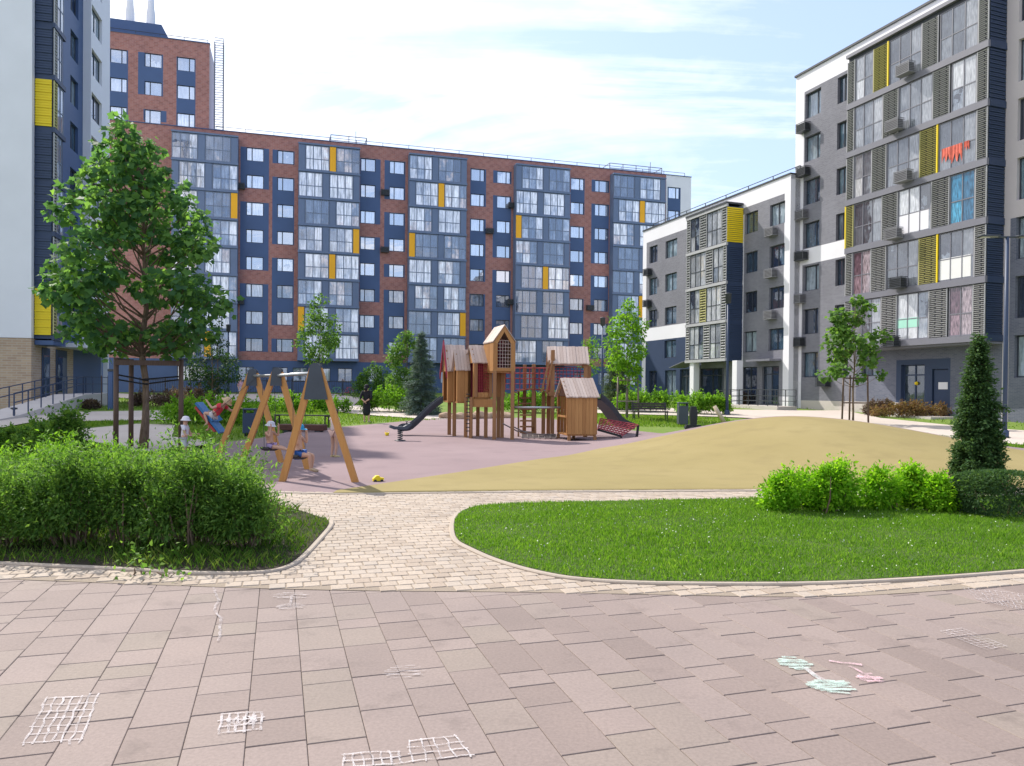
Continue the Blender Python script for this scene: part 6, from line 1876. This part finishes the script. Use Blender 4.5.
# child in red on the far swing, flying out to the left
h = 1.12; hY = 16.2; s0 = at(214, 414, hY); A0 = Vector((frames[2][0].x + .15, hY - .1, 1.84))
upv = Vector((.62, 0, .78))
swr = swing_seat(A0 + Vector((.0, 0, 0)), s0 + Vector((-.03, 0, -.10)), .44, (.1, 1, 0), 'blue and red rubber swing seat flung up to the left under the child in red', paint('blue_rubber', (.03, .14, .33), .5, .1))
mb = MB(); mb.beam((-.30, 0, .34), (.22, 0, -.30), .34, .05, up=(.78, 0, .62)); mb.build('seat_back', paint('blue_rubber', (.03, .14, .33)), swr)
mb = MB(); mb.beam((-.32, 0, .25), (.1, 0, -.27), .28, .05, up=(.78, 0, .62)); mb.build('seat_lining', paint('red_rubber', (.4, .06, .05), .5, .1), swr)
J = dict(pelvis=(0, 0, 0), chest=(-.13, 0, .12), head=(-.24, 0, .24), shl=(-.14, .11, .17), shr=(-.14, -.11, .17), ell=(-.02, .16, .12), elr=(-.26, -.18, .06), wrl=(.05, .15, .22), wrr=(-.38, -.2, .1),
         hipl=(.03, .055, -.01), hipr=(.03, -.055, -.02), knl=(.16, .07, .03), knr=(.1, -.09, -.1), anl=(.1, .08, -.15), anr=(.14, -.1, -.28), tol=(.15, .09, -.21), tor=(.2, -.1, -.31), face=(.35, -.8, .3))
rt_, V, c, hd, up, f, lf = person(s0 + Vector((.05, -.12, .0)), math.pi, h, J, 'child in a red top leaning back on the far swing')
shirt(rt_, V, h, paint('red_jersey', (.55, .045, .065), .8, .1, 9), .6); shorts(rt_, V, h, paint('pale_shorts', (.5, .48, .5), .8, .1, 9), .4); hat(rt_, c, hd, up, f, paint('straw', (.50, .36, .22), .8, .15, 20), 1.6, 'straw_hat')
# toddler in the white bucket hat
h = .98; b = gp(184.5, 463); J = dict(STAND); J.update(ell=(.07, .15, .62), elr=(.07, -.15, .6), wrl=(.2, .12, .62), wrr=(.2, -.1, .6))
rt_, V, c, hd, up, f, lf = person(b, .1, h, J, 'toddler in white with a white bucket hat right of the maple stakes')
WC = paint('white_cloth', (.68, .66, .70), .8, .05, 9)
shirt(rt_, V, h, WC, .5); shorts(rt_, V, h, paint('pale_grey_cloth', (.48, .53, .52), .8, .08, 9), .75); hat(rt_, c, hd, up, f, WC, 1.45); shoes(rt_, V, h, WC)
# standing child with bare back
h = 1.13; b = gp(334, 457.5); J = dict(STAND); J.update(ell=(.06, .13, .64), elr=(.02, -.15, .63), wrl=(.12, .07, .56), wrr=(.06, -.14, .5))
rt_, V, c, hd, up, f, lf = person(b, .9, h, J, 'dark haired child in pale pink standing behind the near swing leg')
hair(rt_, c, hd, up, f, HAIR_D); shorts(rt_, V, h, paint('peach_cloth', (.60, .40, .34), .8, .08, 9), .4); shirt(rt_, V, h, paint('pale_pink_cloth', (.62, .50, .46), .8, .06, 9), .25); shoes(rt_, V, h, paint('yellow_sandal', (.5, .4, .2), .7, .1))
# woman in black, seen from behind, hands clasped at her back
h = 1.66; b = gp(366.5, 422.5); J = {k: v for k, v in STAND.items()}; J.update(head=(.0, 0, .935), chest=(0, 0, .76), shl=(0, .105, .815), shr=(0, -.105, .815), ell=(-.08, .15, .66), elr=(-.08, -.15, .66), wrl=(-.115, .035, .57), wrr=(-.12, -.03, .575))
rt_, V, c, hd, up, f, lf = person(b, 1.45, h, J, 'woman in a long black dress and headscarf standing with hands behind her back', False)
BLK = paint('black_cloth', (.012, .012, .016), .85, .2, 9)
wear(rt_, V, 'dress', [(V['chest'], (.075 * h, .1 * h), None), (V['pelvis'].lerp(V['chest'], .45), (.07 * h, .088 * h), 0), (V['pelvis'], (.085 * h, .105 * h), 1), (Vector((0, 0, .3 * h)), (.085 * h, .11 * h), 2), (Vector((0, 0, .17 * h)), (.08 * h, .115 * h), 3), (V['chest'].lerp(V['head'], .3), .045 * h, 0),
     (V['shl'], .046 * h, 0), (V['ell'], .038 * h, 6), (V['ell'].lerp(V['wrl'], .45), .03 * h, 7), (V['shr'], .046 * h, 0), (V['elr'], .038 * h, 9), (V['elr'].lerp(V['wrr'], .45), .03 * h, 10)], BLK)
hr = hair(rt_, c, hd * 1.12, up, f, BLK, .5); hr.name = 'headscarf'; shoes(rt_, V, h, paint('pale_shoe', (.5, .42, .38), .7, .1))
# woman in pink far behind
h = 1.66; Y = 66; b = Vector((at(240.5, 390, Y).x, Y, tz(Y)))
rt_, V, c, hd, up, f, lf = person(b, -.6, h, STAND, 'dark haired person in pink and white far behind by the metal fence', False)
shirt(rt_, V, h, paint('pink_white_cloth', (.60, .36, .42), .8, .25, 5), .8); shorts(rt_, V, h, paint('pale_trousers', (.5, .46, .48), .8, .1, 6), 1.0, 'trousers'); hair(rt_, c, hd, up, f, HAIR_D, .6); shoes(rt_, V, h, BLK)
# ------------------------------------------------------------------ sky, sun, camera
SUN_AZ, SUN_EL = -42.0, 44.0     # degrees clockwise from the viewing direction, above the horizon
w = bpy.data.worlds.new('World'); scene.world = w; w.use_nodes = True; nt = w.node_tree; nt.nodes.clear()
N = lambda t, **k: nt.nodes.new(t)
out = N('ShaderNodeOutputWorld'); bg = N('ShaderNodeBackground'); bg.inputs['Strength'].default_value = .105
sky = N('ShaderNodeTexSky'); sky.sky_type = 'NISHITA'; sky.sun_disc = False; sky.sun_elevation = R_(SUN_EL); sky.sun_rotation = R_(SUN_AZ)
sky.air_density = 1.0; sky.dust_density = 1.2; sky.ozone_density = 3.0; sky.altitude = 150
tc = N('ShaderNodeTexCoord'); sp = N('ShaderNodeSeparateXYZ'); nt.links.new(tc.outputs['Generated'], sp.inputs[0])


def M(op, a, b=0.0):
    n = N('ShaderNodeMath'); n.operation = op
    for v, i in ((a, 0), (b, 1)):
        if isinstance(v, (int, float)): n.inputs[i].default_value = v
        else: nt.links.new(v, n.inputs[i])
    return n.outputs[0]


CLOUD_AT = (0.0, 0.0, 0)
# a cloud deck: directions projected on a plane high above
zc = M('ADD', M('MAXIMUM', sp.outputs['Z'], 0.0), .16)
cb = N('ShaderNodeCombineXYZ'); nt.links.new(M('DIVIDE', sp.outputs['X'], zc), cb.inputs[0]); nt.links.new(M('DIVIDE', sp.outputs['Y'], zc), cb.inputs[1])


def noise(scale, detail, rough, off, st=(1, 1, 1), dist=0.0):
    mp = N('ShaderNodeMapping'); mp.inputs['Location'].default_value = off; mp.inputs['Scale'].default_value = st; nt.links.new(cb.outputs[0], mp.inputs[0])
    n = N('ShaderNodeTexNoise'); n.inputs['Scale'].default_value = scale; n.inputs['Detail'].default_value = detail; n.inputs['Roughness'].default_value = rough; n.inputs['Distortion'].default_value = dist
    nt.links.new(mp.outputs[0], n.inputs['Vector']); return n.outputs['Fac']


n1 = noise(.7, 10, .6, CLOUD_AT, (1, 2.2, 1), .8); n2 = noise(1.9, 8, .6, (7.7, 2.2, 0), (1, 1.5, 1), .3)
# more cloud on the sun's side of the sky (the weather front lies to the left)
bias = M('MULTIPLY', M('SUBTRACT', M('MULTIPLY', sp.outputs['X'], -1.0), .06), .19)
dens = M('ADD', M('ADD', M('MULTIPLY', n1, .72), M('MULTIPLY', n2, .28)), bias)
rp_ = N('ShaderNodeValToRGB'); e = rp_.color_ramp.elements; e[0].position = .425; e[0].color = (0, 0, 0, 1); e[1].position = .59; e[1].color = (1, 1, 1, 1); nt.links.new(dens, rp_.inputs['Fac'])
veil = M('MULTIPLY', M('POWER', M('SUBTRACT', 1.0, M('MAXIMUM', sp.outputs['Z'], 0.0)), 4.0), .25)
HAZE = .55
cov = M('MULTIPLY', rp_.outputs['Color'], .95)
shade = N('ShaderNodeValToRGB'); e = shade.color_ramp.elements; e[0].position = .36; e[0].color = (3.6, 3.75, 4.2, 1); e[1].position = .58; e[1].color = (5.6, 5.6, 5.7, 1)
nt.links.new(noise(1.1, 7, .6, (1.2, 9.2, 0), (1, 1.6, 1)), shade.inputs['Fac'])
mx = N('ShaderNodeMix'); mx.data_type = 'RGBA'; nt.links.new(cov, mx.inputs[0])
hz = N('ShaderNodeMix'); hz.data_type = 'RGBA'; hz.inputs[7].default_value = (2.4, 2.85, 3.9, 1); nt.links.new(M('ADD', veil, HAZE), hz.inputs[0]); nt.links.new(sky.outputs[0], hz.inputs[6]); nt.links.new(hz.outputs[2], mx.inputs[6]); nt.links.new(shade.outputs[0], mx.inputs[7])
nt.links.new(mx.outputs[2], bg.inputs['Color']); nt.links.new(bg.outputs[0], out.inputs['Surface'])

sl = bpy.data.lights.new('sun', 'SUN'); sl.energy = 2.35; sl.angle = R_(.6); sl.color = (1, .945, .86)
so_ = bpy.data.objects.new('sun', sl); COL.objects.link(so_)
sd = Vector((math.sin(R_(SUN_AZ)) * math.cos(R_(SUN_EL)), math.cos(R_(SUN_AZ)) * math.cos(R_(SUN_EL)), math.sin(R_(SUN_EL))))
so_.rotation_euler = (-sd).to_track_quat('-Z', 'Y').to_euler(); so_.location = sd * 100

cd = bpy.data.cameras.new('camera'); cam = bpy.data.objects.new('camera', cd); COL.objects.link(cam); scene.camera = cam
cd.sensor_fit = 'HORIZONTAL'; cd.sensor_width = 36; cd.lens = 36 * FPX / 1024; cd.clip_end = 3000; cd.clip_start = .05
cd.shift_y = (CY - 383) / 1024
cam.matrix_world = Matrix.Translation((0, 0, EYE)) @ Matrix.Rotation(math.pi / 2 - PITCH, 4, 'X') @ Matrix.Rotation(ROLL, 4, 'Z')
vs = scene.view_settings; vs.view_transform = 'Standard'; vs.look = 'None'; vs.gamma = 1; vs.exposure = 1.5; vs.use_curve_mapping = False
scene.render.engine = 'CYCLES'; scene.cycles.max_bounces = 6; scene.cycles.transparent_max_bounces = 8
